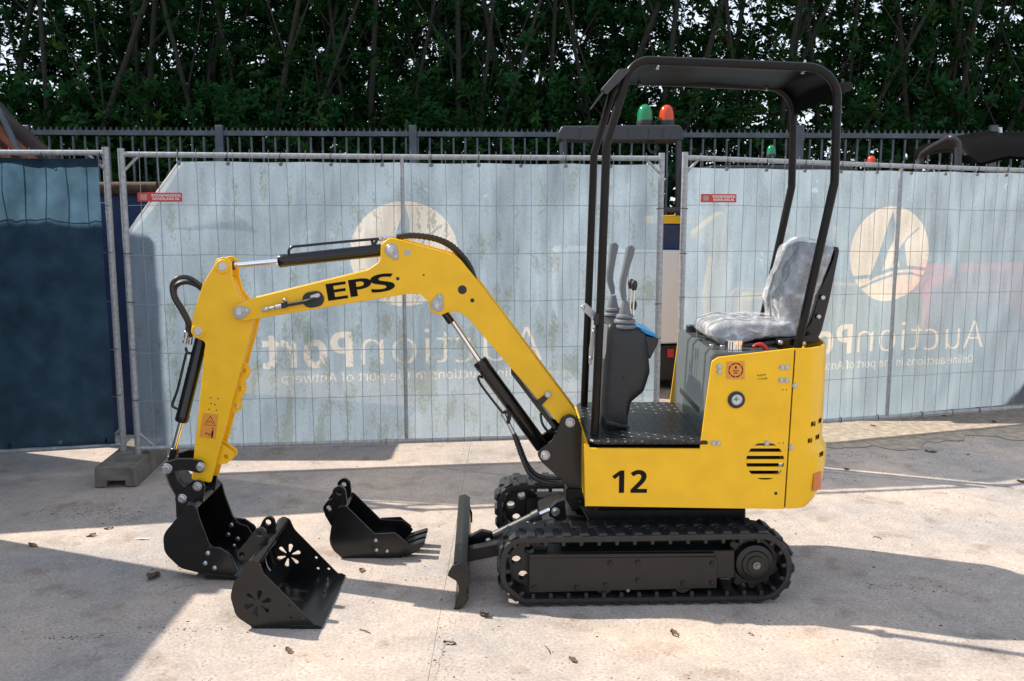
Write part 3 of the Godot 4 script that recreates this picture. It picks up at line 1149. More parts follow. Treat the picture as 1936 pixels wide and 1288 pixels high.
# ---------------------------------------------------------------- evergreen trees
func leaf_spray(sd: int) -> Mesh:
	# a twig end carrying glossy leaves
	var r := RandomNumberGenerator.new()
	r.seed = sd
	var b := MB.new()
	for i in 13:
		var ang := i * 2.4 + r.randf_range(-0.4, 0.4)
		var lift := r.randf_range(-0.25, 0.95)
		var dir := Vector3(cos(ang) * cos(lift), sin(lift), sin(ang) * cos(lift))
		var base := Vector3(0, r.randf_range(-0.09, 0.09), 0) + dir * 0.01
		var l := r.randf_range(0.085, 0.145)
		var w := l * r.randf_range(0.17, 0.23)
		var side := dir.cross(Vector3.UP).normalized()
		var nn := side.cross(dir).normalized()
		if nn.y < 0:
			nn = -nn
		side = side.rotated(dir, r.randf_range(-0.7, 0.7))
		nn = nn.rotated(dir, r.randf_range(-0.2, 0.2))
		var droop := -nn * l * 0.16
		var p0 := base
		var m1 := base + dir * l * 0.5
		var tip := base + dir * l + droop
		var up := nn * w * 0.35
		var la := base + dir * l * 0.35 + side * w + up
		var lb := base + dir * l * 0.68 + side * w * 0.8 + up + droop * 0.5
		var ra := base + dir * l * 0.35 - side * w + up
		var rb := base + dir * l * 0.68 - side * w * 0.8 + up + droop * 0.5
		for t in [[p0, la, m1], [la, lb, m1], [lb, tip, m1], [p0, m1, ra], [ra, m1, rb], [rb, m1, tip]]:
			var fn: Vector3 = (t[1] - t[0]).cross(t[2] - t[0]).normalized()
			if fn.dot(nn) < 0:
				fn = -fn
			fn = (fn + nn).normalized()
			b.tri(t[0], t[1], t[2], fn, fn, fn)
	return b.mesh()

func build_trees():
	var r := RandomNumberGenerator.new()
	r.seed = 99
	var sprays := [leaf_spray(1), leaf_spray(2), leaf_spray(3)]
	var gaps := noise(0.55, FastNoiseLite.TYPE_SIMPLEX_SMOOTH, 3, 17)
	# each tree: photo column of its foot, distance, stems, and how full its lower foliage is
	var spots := [[-330, 12.4, 2, 1.0], [-200, 12.8, 2, 1.0], [-60, 12.6, 2, 1.0], [95, 12.2, 2, 1.0], [160, 13.4, 2, 1.0], [245, 12.5, 1, 1.0], [310, 12.9, 2, 1.0], [455, 12.2, 2, 0.7], [470, 13.3, 2, 0.5], [530, 12.5, 2, 0.8], [640, 12.9, 2, 0.5], [690, 12.3, 2, 0.5], [770, 12.7, 2, 0.7], [850, 12.1, 2, 1.0], [930, 13.1, 2, 0.9], [1030, 12.4, 2, 1.0], [1120, 13.0, 2, 0.9], [1215, 12.3, 2, 0.8], [1330, 12.6, 2, 1.0], [1455, 12.2, 3, 0.7], [1600, 12.5, 2, 0.6], [1680, 13.2, 2, 0.5], [1775, 12.3, 3, 0.4], [1850, 12.9, 2, 0.5], [1935, 12.4, 2, 0.6], [2040, 12.8, 2, 0.9], [2150, 12.4, 2, 0.8], [2280, 12.7, 2, 0.9]]
	var which := 0
	for s in spots:
		var foot := P(s[0], 250, s[1])
		foot.y = 0
		var t := thing("evergreen_tree", "tall dark evergreen tree with bare stems behind the steel bar fence", "tree", foot, "evergreen trees behind the bar fence")
		var tips := []
		for k in s[2] + 1:
			var b := MB.new()
			var lean: float = r.randf_range(-0.16, 0.16) + (k - (s[2] - 1) * 0.5) * 0.22
			var pts := []
			var rad := []
			var h: float = r.randf_range(7.0, 8.6)
			var w1 := r.randf_range(-0.22, 0.22)
			var w2 := r.randf_range(0, TAU)
			var r0: float = r.randf_range(0.024, 0.055)
			var start := r.randf_range(0.6, 2.3) if k > 0 else 0.0
			for i in 13:
				var f := i / 12.0
				var y := lerpf(0.0, h, f)
				var q: Vector3 = foot + Vector3(lean * maxf(0.0, y - start * 0.4) + w1 * sin(f * 4.0 + w2) * f, y, 0.05 * k + 0.12 * sin(f * 5.0 + w2) * f)
				pts.append(q)
				rad.append(lerpf(r0, 0.015, pow(f, 1.2)))
			b.tube(pts, rad, 8)
			# limbs
			for i in 9:
				var at := r.randi_range(3, 11)
				var a: Vector3 = pts[at]
				var dir := Vector3(r.randf_range(-1, 1), r.randf_range(0.9, 2.2), r.randf_range(-0.7, 0.7)).normalized()
				var l := r.randf_range(0.7, 1.7)
				var e := a + dir * l
				b.tube([a, a.lerp(e, 0.5) + Vector3(0, -0.06, 0), e], [rad[at] * 0.5, rad[at] * 0.35, 0.006], 5)
				tips.append(e)
				tips.append(a.lerp(e, 0.6))
			for i in range(5, 13):
				tips.append(pts[i])
			obj("trunk", b, M.bark, t)
		# sprays of leaves gathered round the limbs, thinned where the wind has opened gaps
		var places := []
		var tint := []
		var full: float = s[3]
		var tries := 2350
		for i in tries:
			var c: Vector3 = tips[r.randi_range(0, tips.size() - 1)]
			var q := c + Vector3(r.randfn(0, 0.36), r.randfn(0, 0.36), r.randfn(-0.68, 0.40))
			if r.randf() < 0.38:
				q = foot + Vector3(r.randfn(0, 0.50), r.randf_range(0.15, 3.3), r.randfn(0.0, 0.45))
				if r.randf() > full * 1.0:
					continue
			elif r.randf() < 0.30:
				q = foot + Vector3(r.randf_range(-0.75, 0.75), r.randf_range(2.6, 7.6), r.randf_range(-1.6, -0.1))
			if q.z > -11.25:
				q.z = -11.25 - r.randf() * 0.5
			var gval := gaps.get_noise_3d(q.x * 2.7, q.y * 2.7, 0.0)
			if gval > 0.12 and r.randf() < 0.60 and q.y > 2.75:
				continue
			var bs := Basis.from_euler(Vector3(r.randf_range(-0.9, 0.9), r.randf() * TAU, r.randf_range(-0.9, 0.9))).scaled(Vector3.ONE * r.randf_range(0.60, 1.05))
			places.append(Transform3D(bs, q - foot))
			var g := r.randf_range(0.75, 1.35)
			var yel := r.randf() * r.randf()
			tint.append(Color((0.0085 + 0.022 * yel) * g, (0.046 + 0.030 * yel) * g, (0.0135 + 0.002 * yel) * g))
		var mm := MultiMesh.new()
		mm.transform_format = MultiMesh.TRANSFORM_3D
		mm.use_colors = true
		mm.mesh = sprays[which % 3]
		mm.instance_count = places.size()
		for i in places.size():
			mm.set_instance_transform(i, places[i])
			mm.set_instance_color(i, tint[i])
		var crown := MultiMeshInstance3D.new()
		crown.name = "crown"
		crown.multimesh = mm
		crown.material_override = M.leaf
		crown.set_meta("kind", "stuff")
		t.add_child(crown)
		which += 1

# ---------------------------------------------------------------- machines and boxes standing behind the fence
func beacon(u: float, v0: float, v1: float, d: float, lens: Material, parent: Node) -> void:
	var a := P(u, v1, d)
	var h := px_size(v1 - v0, d)
	var r := h * 0.40
	var b := MB.new()
	b.lathe([Vector2(0, -0.01), Vector2(r * 1.02, -0.01), Vector2(r * 1.06, h * 0.12), Vector2(r, h * 0.22), Vector2(0, h * 0.22)], 20, Transform3D(Basis.IDENTITY, a))
	var base := obj("beacon", b, M.plastic, parent)
	b = MB.new()
	b.lathe([Vector2(r * 0.97, h * 0.221), Vector2(r * 0.95, h * 0.45), Vector2(r * 0.86, h * 0.70), Vector2(r * 0.62, h * 0.90), Vector2(r * 0.3, h * 0.985), Vector2(0, h)], 22, Transform3D(Basis.IDENTITY, a))
	obj("lens", b, lens, base)

func build_yard_things():
	var b: MB
	# blue skip with a rusty rim, behind the gap between the panels
	var t := thing("skip", "dark blue steel skip with rusty rim seen between two fence posts", "skip", Vector3(-3.2, 0, -7.3))
	b = MB.new()
	b.prism(PackedVector2Array([Vector2(-3.80, 0.0), Vector2(-2.66, 0.0), Vector2(-2.58, 1.80), Vector2(-3.88, 1.80)]), -6.72, -8.4, 0.01)
	var wall := obj("tub", b, M.skip_blue, t)
	for i in 4:
		b = MB.new()
		b.box(Vector3(-2.56, 0.95, -6.9 - 0.42 * i), Vector3(0.06, 1.6, 0.08), 0.01)
		obj("rib", b, M.skip_blue, wall)
	tube_obj("rim", [Vector3(-3.88, 1.83, -6.70), Vector3(-2.56, 1.83, -6.70)], 0.045, M.rust, t, 10)
	tube_obj("rim", [Vector3(-2.56, 1.83, -6.70), Vector3(-2.56, 1.83, -8.4)], 0.045, M.rust, t, 10)

	# rust-orange lattice arm reaching in above the netting
	t = thing("crane_arm", "rusty orange crane arm with brown plate rising above the blue netting", "crane", Vector3(-5.2, 0, -8.9))
	one("plate", outline([[-300, -80, 0], [-10, 190, 0], [20, 225, 0], [100, 292, 0], [130, 330, 0], [40, 330, 0], [-320, 0, 0]], 8.9), 8.9, 9.0, M.brown, t, 0.005)
	tube_obj("chord", [P(-340, -20, 8.8), P(0, 250, 8.8), P(90, 330, 8.8)], 0.055, M.rust_orange, t, 10)
	tube_obj("chord", [P(-340, 60, 8.8), P(0, 285, 8.8), P(60, 340, 8.8)], 0.045, M.rust_orange, t, 10)
	tube_obj("pipe", [P(-120, 40, 8.75), P(-2, 208, 8.75), P(38, 292, 8.75)], 0.028, M.bar_grey, t, 10)
	b = MB.new()
	b.box(Vector3(-6.5, 0.9, -9.0), Vector3(1.6, 1.8, 1.4), 0.05)
	obj("base", b, M.rust_orange, t)
	tube_obj("mast", [Vector3(-6.5, 1.7, -8.9), Vector3(-6.6, 4.1, -8.9)], 0.16, M.rust_orange, t, 10)

	# unseen board wall, added beyond the frame to shade the netting
	t = thing("added_shade_wall", "tall grey board wall added out of view to shade the netting", "hoarding", Vector3(-4.9, 0, -6.02))
	t.rotation.y = 0.22
	for i in 10:
		b = MB.new()
		b.box(Vector3(-1.13 + i * 0.2525, 1.52, 0), Vector3(0.248, 3.02, 0.03), 0.003)
		put("board", b.mesh(), M.shade_wall_board, t, t.global_transform)
	for i in 3:
		b = MB.new()
		b.box(Vector3(-1.1 + i * 1.1, 1.45, -0.06), Vector3(0.09, 2.9, 0.09), 0.004)
		put("post", b.mesh(), M.container, t, t.global_transform)

	# unseen steel box, added beyond the frame to throw the foreground shadow
	t = thing("added_shade_box", "dark grey corrugated box added out of view to shadow the foreground", "container", Vector3(-4.76, 0, -2.55))
	b = MB.new()
	b.box(Vector3(-4.76, 1.36, -2.55), Vector3(2.0, 2.48, 4.72), 0.02)
	var shell := obj("shell", b, M.container, t)
	for i in 26:
		b = MB.new()
		b.box(Vector3(-3.755, 1.36, -0.35 - i * 0.176), Vector3(0.03, 2.2, 0.085), 0.008)
		obj("corrugation", b, M.container, shell)
	for x in [-5.7, -3.82]:
		for z in [-0.24, -4.86]:
			b = MB.new()
			b.box(Vector3(x, 1.34, z), Vector3(0.16, 2.67, 0.16), 0.01)
			obj("corner_post", b, M.container, t)

	# white dumper with a dark grey roof and two beacons
	var d := 8.5
	t = thing("site_dumper", "white site dumper with dark grey roof bearing green and orange beacons", "dumper", Vector3(1.15, 0, -8.9))
	one("roof", outline([[1056, 250, 4], [1062, 238, 8], [1286, 236, 8], [1293, 248, 4], [1292, 265, 2], [1057, 263, 2]], d), d, d + 0.45, M.cab_grey, t, 0.02)
	for u in [1067, 1283]:
		tube_obj("post", [P(u, 255, d + 0.04), P(u, 470, d + 0.04)], 0.030, M.cab_grey, t, 10)
		tube_obj("post", [P(u, 255, d + 0.4), P(u, 520, d + 0.4)], 0.030, M.cab_grey, t, 10)
	for u in [1097, 1130, 1188, 1227, 1253]:
		b = MB.new()
		b.box(P(u, 250, d - 0.002), Vector3(0.010, 0.09, 0.008), 0.003)
		obj("roof_rib", b, M.cab_grey, t)
	beacon(1219, 199, 236, d + 0.25, M.green_lens, t)
	beacon(1260, 200, 236, d + 0.25, M.orange_lens, t)
	b = MB.new()
	b.tube(along([[1236, 264], [1226, 275], [1232, 288], [1243, 280], [1238, 268]], d + 0.1, 5), 0.014, 8)
	obj("mirror_arm", b, M.plastic, t)
	one("body", outline([[1050, 480, 4], [1056, 471, 4], [1335, 474, 0], [1335, 648, 0], [1080, 655, 10], [1052, 600, 10]], 8.4), 8.4, 9.3, M.white_paint, t, 0.012)
	one("dark_hood", outline([[1175, 424, 4], [1330, 424, 4], [1330, 472, 0], [1175, 472, 0]], 8.5), 8.5, 9.2, M.skip_blue, t, 0.01)
	one("yellow_strip", outline([[1240, 409, 2], [1330, 406, 2], [1330, 423, 0], [1240, 423, 0]], 8.5), 8.5, 9.2, M.yellow, t, 0.01)
	tube_obj("cross_bar", [P(1240, 397, 8.4), P(1340, 397, 8.4)], 0.028, M.cab_grey, t, 10)
	one("chassis", outline([[1090, 656, 0], [1320, 651, 0], [1320, 720, 0], [1090, 720, 0]], 8.45), 8.45, 9.2, M.frame_black, t, 0.01)
	one("rear_lamp", outline([[1262, 660, 1], [1274, 660, 1], [1274, 676, 1], [1262, 676, 1]], 8.43), 8.43, 8.46, M.red_plastic, t, 0.002)
	for x in [0.85, 2.0]:
		for z in [-8.6, -9.2]:
			cyl("wheel", Vector3(x, 0.36, z + 0.12), Vector3(x, 0.36, z - 0.12), 0.36, M.rubber, t, 28, 0.04)

	# yellow loader behind the banner by the seat
	d = 7.75
	t = thing("yellow_loader", "yellow loader arm seen through the banner beside the digger seat", "loader", Vector3(1.9, 0, -d))
	one("lift_arm", outline([[1312, 440, 10], [1338, 418, 10], [1366, 398, 10], [1382, 410, 10], [1380, 520, 10], [1360, 620, 10], [1340, 640, 6], [1336, 560, 8], [1350, 470, 12], [1316, 452, 6]], d), d, d + 0.2, M.yellow, t, 0.015)
	b = MB.new()
	b.box(Vector3(2.65, 0.55, -8.1), Vector3(1.5, 0.9, 1.2), 0.05)
	obj("body", b, M.yellow, t)
	for x in [2.15, 3.2]:
		cyl("wheel", Vector3(x, 0.33, -7.45), Vector3(x, 0.33, -7.72), 0.33, M.rubber, t, 28, 0.04)
		cyl("wheel", Vector3(x, 0.33, -8.5), Vector3(x, 0.33, -8.78), 0.33, M.rubber, t, 28, 0.04)
	for x in [1.75, 2.75]:
		tube_obj("post", [Vector3(x, 0.9, -8.2), Vector3(x, 2.0, -8.2)], 0.03, M.cab_grey, t, 8)
	b = MB.new()
	b.box(Vector3(2.25, 2.02, -8.2), Vector3(1.2, 0.05, 0.8), 0.02)
	obj("roof", b, M.cab_grey, t)
	beacon(1458, 275, 296, 8.2, M.green_lens, t)

	# red tractor with a black roof
	d = 8.3
	t = thing("red_tractor", "red tractor with black plastic roof showing over the fence panel", "tractor", Vector3(4.6, 0, -d))
	var rows := []
	for i in 13:
		var f := i / 12.0
		var row := PackedVector3Array()
		var prof := [[1800, 288], [1806, 268], [1830, 262], [1856, 255], [1872, 252], [1900, 254], [1936, 253], [2010, 254], [2080, 258], [2110, 275], [2112, 300]]
		for q in prof:
			var w := P(q[0], q[1], d)
			var edge := pow(absf(f * 2.0 - 1.0), 4.0)
			row.append(Vector3(w.x + (0.0 if f > 0.0 else 0.0), w.y + 0.05 * (1.0 - edge) - 0.02 - 0.20 * pow(clampf(1.0 - f / 0.4, 0.0, 1.0), 2.0), -d + 0.35 - f * 1.15))
		rows.append(row)
	b = MB.new()
	b.skin(rows, false, -1.0)
	var low := []
	for row in rows:
		var l2 := PackedVector3Array()
		for q in row:
			l2.append(q - Vector3(0, 0.025, 0))
		low.append(l2)
	b.skin(low, false, 1.0)
	obj("roof", b, M.roof_black, t)
	tube_obj("roll_hoop", along([[1738, 318, 8.6], [1742, 298, 8.6], [1752, 286, 8.5], [1790, 264, 8.1], [1800, 261, 8.0], [1808, 268, 8.0], [1812, 285, 8.0], [1810, 400, 8.0], [1808, 520, 8.0]], 8.2, 6), 0.030, M.cab_grey, t, 10)
	tube_obj("post", [P(2080, 262, 8.4), P(2080, 560, 8.4)], 0.03, M.cab_grey, t, 10)
	tube_obj("post", [Vector3(3.73, 1.0, -8.6), P(1738, 318, 8.6)], 0.03, M.cab_grey, t, 10)
	cyl("roof_stud", P(1892, 256, d), P(1891, 241, d), 0.017, M.zinc, t)
	cyl("stud_plate", P(1892, 259, d), P(1892, 255, d), 0.05, M.zinc, t)
	one("hood", outline([[1745, 690, 10], [1752, 600, 20], [1775, 530, 40], [1830, 508, 30], [2050, 506, 20], [2120, 520, 10], [2120, 690, 5]], 8.15), 8.15, 9.0, M.red_paint, t, 0.05)
	beacon(1647, 295, 316, 8.6, M.orange_lens, t)
	tube_obj("beacon_mast", [P(1647, 315, 8.6), Vector3(P(1647, 315, 8.6).x, 0.8, -8.6), Vector3(3.75, 0.75, -8.5)], 0.02, M.cab_grey, t, 8)
	for x in [4.25, 5.6]:
		cyl("wheel", Vector3(x, 0.42, -8.0), Vector3(x, 0.42, -8.28), 0.42, M.rubber, t, 32, 0.05)
		cyl("wheel", Vector3(x, 0.42, -8.7), Vector3(x, 0.42, -8.98), 0.42, M.rubber, t, 32, 0.05)

# ---------------------------------------------------------------- the mini excavator
const TRACK_NEAR := 3.70
const TRACK_FAR := 4.63
const MID := 4.165
const BODY_NEAR := 3.77
const BODY_FAR := 4.56

func build_excavator():
	var base := Vector3(0.55, 0, -MID)
	var x := thing("mini_excavator", "small yellow mini excavator with black canopy and rubber tracks", "excavator", base)
	build_track(x, TRACK_NEAR, true)
	build_track(x, TRACK_FAR - 0.18, false)
	build_undercarriage(x)
	build_blade(x)
	# the undercarriage stands turned a little against the house above it
	var pivot := Transform3D(Basis.IDENTITY, Vector3(0.62, 0, -3.72))
	var turned := pivot * Transform3D(Basis(Vector3.UP, deg_to_rad(1.9)), Vector3.ZERO) * pivot.affine_inverse()
	for c in x.get_children():
		c.transform = x.global_transform.affine_inverse() * turned * x.global_transform * c.transform
	build_body(x)
	build_cockpit(x)
	build_canopy(x)
	build_boom(x)
	build_arm(x)
	build_work_bucket(x)

# the loop of a track in side view, in metres
func track_loop(off: float) -> PackedVector2Array:
	var pts := filleted([[945, 1014, 57], [1501, 1011, 66], [1501, 1140, 66], [986, 1140, 26], [945, 1106, 42]], 12, true)
	var o := PackedVector2Array()
	for q in pts:
		o.append(Q(q.x, q.y, TRACK_NEAR))
	if off != 0.0:
		var k := o.size()
		var r := PackedVector2Array()
		var area := 0.0
		for i in k:
			area += o[i].cross(o[(i + 1) % k])
		for i in k:
			var e := (o[(i + 1) % k] - o[(i + k - 1) % k]).normalized()
			var nn := Vector2(e.y, -e.x) * signf(area)
			r.append(o[i] + nn * off)
		return r
	return o

func build_track(x: Node3D, d: float, near: bool) -> void:
	var w := 0.18
	var outer := track_loop(0.0)
	var inner := track_loop(-0.024)
	var b := MB.new()
	var k := outer.size()
	# belt with rounded rims: rows across the width
	var rows := []
	for f in [[0.0, -0.010], [0.0, -0.003], [0.004, 0.0], [w - 0.004, 0.0], [w, -0.003], [w, -0.010]]:
		var row := PackedVector3Array()
		var loop := track_loop(f[1])
		for q in loop:
			row.append(Vector3(q.x, q.y, -d - f[0]))
		rows.append(row)
	b.skin(rows, true, 1.0)
	rows = []
	for z in [0.0, w]:
		var row := PackedVector3Array()
		for q in inner:
			row.append(Vector3(q.x, q.y, -d - z))
		rows.append(row)
	b.skin(rows, true, -1.0)
	for z in [0.0, w]:
		var nn := Vector3.BACK if z == 0.0 else Vector3.FORWARD
		var lip := track_loop(-0.010)
		for i in k:
			var j := (i + 1) % k
			b.quad(Vector3(lip[i].x, lip[i].y, -d - z), Vector3(lip[j].x, lip[j].y, -d - z), Vector3(inner[j].x, inner[j].y, -d - z), Vector3(inner[i].x, inner[i].y, -d - z), nn, nn, nn, nn)
	var belt := obj("rubber_track", b, M.rubber, x)
	# tread lugs: two staggered bars on a pad; drive teeth inside
	var lug := MB.new()
	for q in [[-0.046, 0.004, -0.014], [0.046, -0.004, 0.014]]:
		var a := PackedVector2Array([Vector2(-0.025 + q[2], -0.004), Vector2(0.025 + q[2], -0.004), Vector2(0.016 + q[2], 0.0105), Vector2(-0.016 + q[2], 0.0105)])
		lug.prism(a, q[0] + 0.043, q[0] - 0.043, 0.005, 5.0)
	var bridge := PackedVector2Array([Vector2(-0.022, -0.004), Vector2(0.022, -0.004), Vector2(0.012, 0.008), Vector2(-0.012, 0.008)])
	lug.prism(bridge, 0.02, -0.02, 0.002, 5.0)
	var lug_mesh := lug.mesh()
	var tooth := MB.new()
	tooth.prism(PackedVector2Array([Vector2(-0.011, 0.004), Vector2(0.011, 0.004), Vector2(0.007, -0.020), Vector2(-0.007, -0.020)]), 0.086, -0.086, 0.003, 5.0)
	var tooth_mesh := tooth.mesh()
	var total := 0.0
	for i in k:
		total += outer[i].distance_to(outer[(i + 1) % k])
	var count := int(round(total / 0.0755))
	var step := total / count
	var run := 0.0
	var next := step * 0.35
	for i in k:
		var a := outer[i]
		var c := outer[(i + 1) % k]
		var l := a.distance_to(c)
		while next < run + l and next < total:
			var p := a.lerp(c, (next - run) / l)
			var e := (c - a).normalized()
			var nn := Vector2(-e.y, e.x)
			var mid := (outer[0] + outer[k / 2]) * 0.5
			var loop_mid := Q(1225, 1075, TRACK_NEAR)
			var outward := p - Vector2(clampf(p.x, Q(1005, 1075, TRACK_NEAR).x, Q(1435, 1075, TRACK_NEAR).x), loop_mid.y)
			if nn.dot(outward) < 0:
				nn = -nn
			var bs := Basis(Vector3(nn.y, -nn.x, 0), Vector3(nn.x, nn.y, 0), Vector3.BACK)
			var where := Transform3D(bs, Vector3(p.x, p.y, -d - w * 0.5))
			# the pads on the ground are pressed into its dust
			if p.y - 0.0105 < 0.0 and nn.y < -0.8:
				where.origin.y = maxf(p.y, 0.0107)
			put("tread_lug", lug_mesh, M.rubber, belt, where)
			put("drive_tooth", tooth_mesh, M.rubber, belt, Transform3D(bs, Vector3(p.x - nn.x * 0.024, p.y - nn.y * 0.024, -d - w * 0.5)))
			next += step
		run += l
	# wheels
	var mid_z := -d - w * 0.5
	var hub := P(1433, 1073, TRACK_NEAR)
	hub.z = mid_z
	var sp := PackedVector2Array()
	for i in 64:
		var a := TAU * i / 64
		var rr := 0.118 + 0.012 * clampf(sin(a * 11.0) * 3.0, -1.0, 1.0)
		sp.append(Vector2(hub.x + cos(a) * rr, hub.y + sin(a) * rr))
	one("drive_sprocket", sp, -mid_z - 0.030, -mid_z + 0.030, M.frame_black, x, 0.004)
	var wheel := MB.new()
	wheel.lathe([Vector2(0, -0.06), Vector2(0.085, -0.06), Vector2(0.088, 0.040), Vector2(0.080, 0.060), Vector2(0.060, 0.066), Vector2(0.056, 0.072), Vector2(0.040, 0.074), Vector2(0.038, 0.080), Vector2(0, 0.080)], 40, axis(hub, Vector3.BACK))
	var motor := obj("hub_motor", wheel, M.frame_black, x)
	wheel = MB.new()
	wheel.lathe([Vector2(0, 0.080), Vector2(0.017, 0.080), Vector2(0.016, 0.088), Vector2(0.008, 0.089), Vector2(0.007, 0.098), Vector2(0, 0.099)], 20, axis(hub, Vector3.BACK))
	obj("axle_nut", wheel, M.steel, motor)
	var idler := P(1004, 1074, TRACK_NEAR)
	idler.z = mid_z
	# spoked front idler
	var holes := []
	for i in 5:
		var hp := PackedVector2Array()
		for j in 12:
			hp.append(Vector2(idler.x, idler.y) + Vector2.from_angle(TAU * i / 5 + 0.4) * 0.062 + Vector2.from_angle(TAU * j / 12) * 0.021)
		holes.append(hp)
	var ring := PackedVector2Array()
	for i in 40:
		ring.append(Vector2(idler.x, idler.y) + Vector2.from_angle(TAU * i / 40) * 0.098)
	cut_plate("idler_wheel", ring, holes, -mid_z - 0.022, -mid_z + 0.022, M.frame_black, x)
	for u in [1143, 1293]:
		var c := P(u, 1108, TRACK_NEAR)
		c.z = mid_z
		cyl("track_roller", c + Vector3(0, -0.004, 0.070), c + Vector3(0, -0.004, -0.070), 0.045, M.frame_black, x, 24, 0.008)
	# boxed track frame with a bolted cover
	one("track_frame", outline([[1010, 1048, 0], [1395, 1048, 0], [1395, 1102, 0], [1010, 1102, 0]], TRACK_NEAR), d + 0.035, d + w - 0.035, M.frame_black, x, 0.004)
	if near:
		var cover := one("frame_cover", outline([[1000, 1052, 2], [1350, 1054, 2], [1358, 1062, 2], [1356, 1114, 2], [1000, 1118, 2]], d + 0.018), d + 0.018, d + 0.034, M.frame_black, x, 0.002)
		one("cover_lip", outline([[1000, 1046, 1], [1352, 1048, 1], [1352, 1054, 1], [1000, 1053, 1]], d + 0.012), d + 0.012, d + 0.034, M.frame_black, cover, 0.002)
		for q in [[1153, 1064], [1206, 1063], [1347, 1067], [1009, 1108], [1090, 1109], [1145, 1105], [1206, 1097], [1292, 1104], [1347, 1103]]:
			bolt(q[0], q[1], d + 0.017, 5.0, cover, M.frame_black)
		bolt(1187, 1116, d + 0.016, 3.5, cover, M.steel)

func build_undercarriage(x: Node3D) -> void:
	var b := MB.new()
	b.prism(outline([[1030, 1000, 6], [1075, 985, 4], [1400, 985, 4], [1400, 1040, 4], [1030, 1040, 4]], 4.0), -3.92, -4.44, 0.01)
	obj("centre_frame", b, M.frame_black, x)
	one("turntable_box", outline([[1102, 962, 0], [1415, 964, 0], [1415, 990, 4], [1120, 992, 4]], 3.93), 3.93, 4.42, M.frame_black, x, 0.006)
	for d in [3.84, 4.42]:
		one("cross_member", outline([[1060, 1010, 0], [1380, 1010, 0], [1380, 1060, 0], [1060, 1060, 0]], d), d, d + 0.06, M.frame_black, x, 0.004)
	var a := P(1300, 985, 4.0)
	cyl("slew_ring", Vector3(a.x - 0.1, P(1200, 992, 4.0).y, -MID), Vector3(a.x - 0.1, P(1200, 970, 4.0).y + 0.04, -MID), 0.24, M.frame_black, x, 40)

func build_blade(x: Node3D) -> void:
	var n := TRACK_NEAR
	# concave blade, drawn in side view and run across the whole width
	var blade := one("dozer_blade", outline([[859, 1060, 0], [872, 1057, 3], [884, 1064, 2], [882, 1085, 6], [886, 1105, 6], [886, 1120, 2], [878, 1140, 2], [866, 1149, 1], [860, 1144, 1], [868, 1112, 8], [866, 1090, 8], [857, 1068, 2]], n), n + 0.004, TRACK_FAR - 0.004, M.frame_black, x, 0.002)
	one("end_plate", outline([[848, 1077, 1], [856, 1064, 5], [872, 1057, 4], [884, 1062, 4], [889, 1075, 2], [888, 1096, 2], [882, 1110, 2], [887, 1126, 1], [880, 1137, 1], [865, 1149, 1], [858, 1146, 1], [866, 1128, 2], [869, 1105, 8], [862, 1092, 3], [847, 1083, 1]], n), n - 0.008, n + 0.004, M.frame_black, blade, 0.002)
	bolt(868, 1070, n - 0.008, 4.5, blade, M.frame_black, true)
	# lifting eye at the far end
	var far := TRACK_FAR - 0.02
	cut_plate("lifting_eye", outline([[879, 985, 0], [881, 950, 3], [885, 941, 4], [892, 939, 4], [899, 943, 4], [900, 958, 2], [904, 968, 1], [904, 985, 0]], far), [disc(891, 950, 4.0, far, 12)], far, far + 0.014, M.frame_black, blade)
	# push arms and lift cylinder
	for d in [3.96, 4.32]:
		one("push_arm", outline([[884, 1050, 0], [888, 1042, 2], [945, 1032, 0], [1060, 1012, 0], [1060, 1040, 0], [945, 1056, 0], [884, 1068, 0]], d - 0.05), d, d + 0.05, M.frame_black, x, 0.004)
	one("cylinder_bracket", outline([[886, 1015, 0], [915, 1000, 6], [936, 1005, 6], [938, 1025, 6], [915, 1038, 3], [886, 1050, 0]], 4.06), 4.06, 4.09, M.black, x, 0.002)
	bolt(928, 1020, 4.06, 7, x, M.zinc, true, "pin")
	var lift := cyl("lift_cylinder", P(938, 1012, 4.11), P(1022, 972, 4.11), 0.024, M.cab_grey, x)
	cyl("rod", P(1020, 973, 4.11), P(1050, 960, 4.11), 0.012, M.chrome, lift)
	cyl("gland", P(1012, 977, 4.11), P(1026, 970, 4.11), 0.028, M.cab_grey, lift)
	one("lift_lug", outline([[1042, 975, 4], [1044, 960, 4], [1058, 948, 6], [1072, 944, 0], [1076, 990, 0], [1066, 992, 0], [1050, 978, 4]], 4.06), 4.06, 4.10, M.black, x, 0.002)
	bolt(1055, 966, 4.058, 8, x)
	bolt(1003, 988, 4.06, 5, x, M.steel, true)

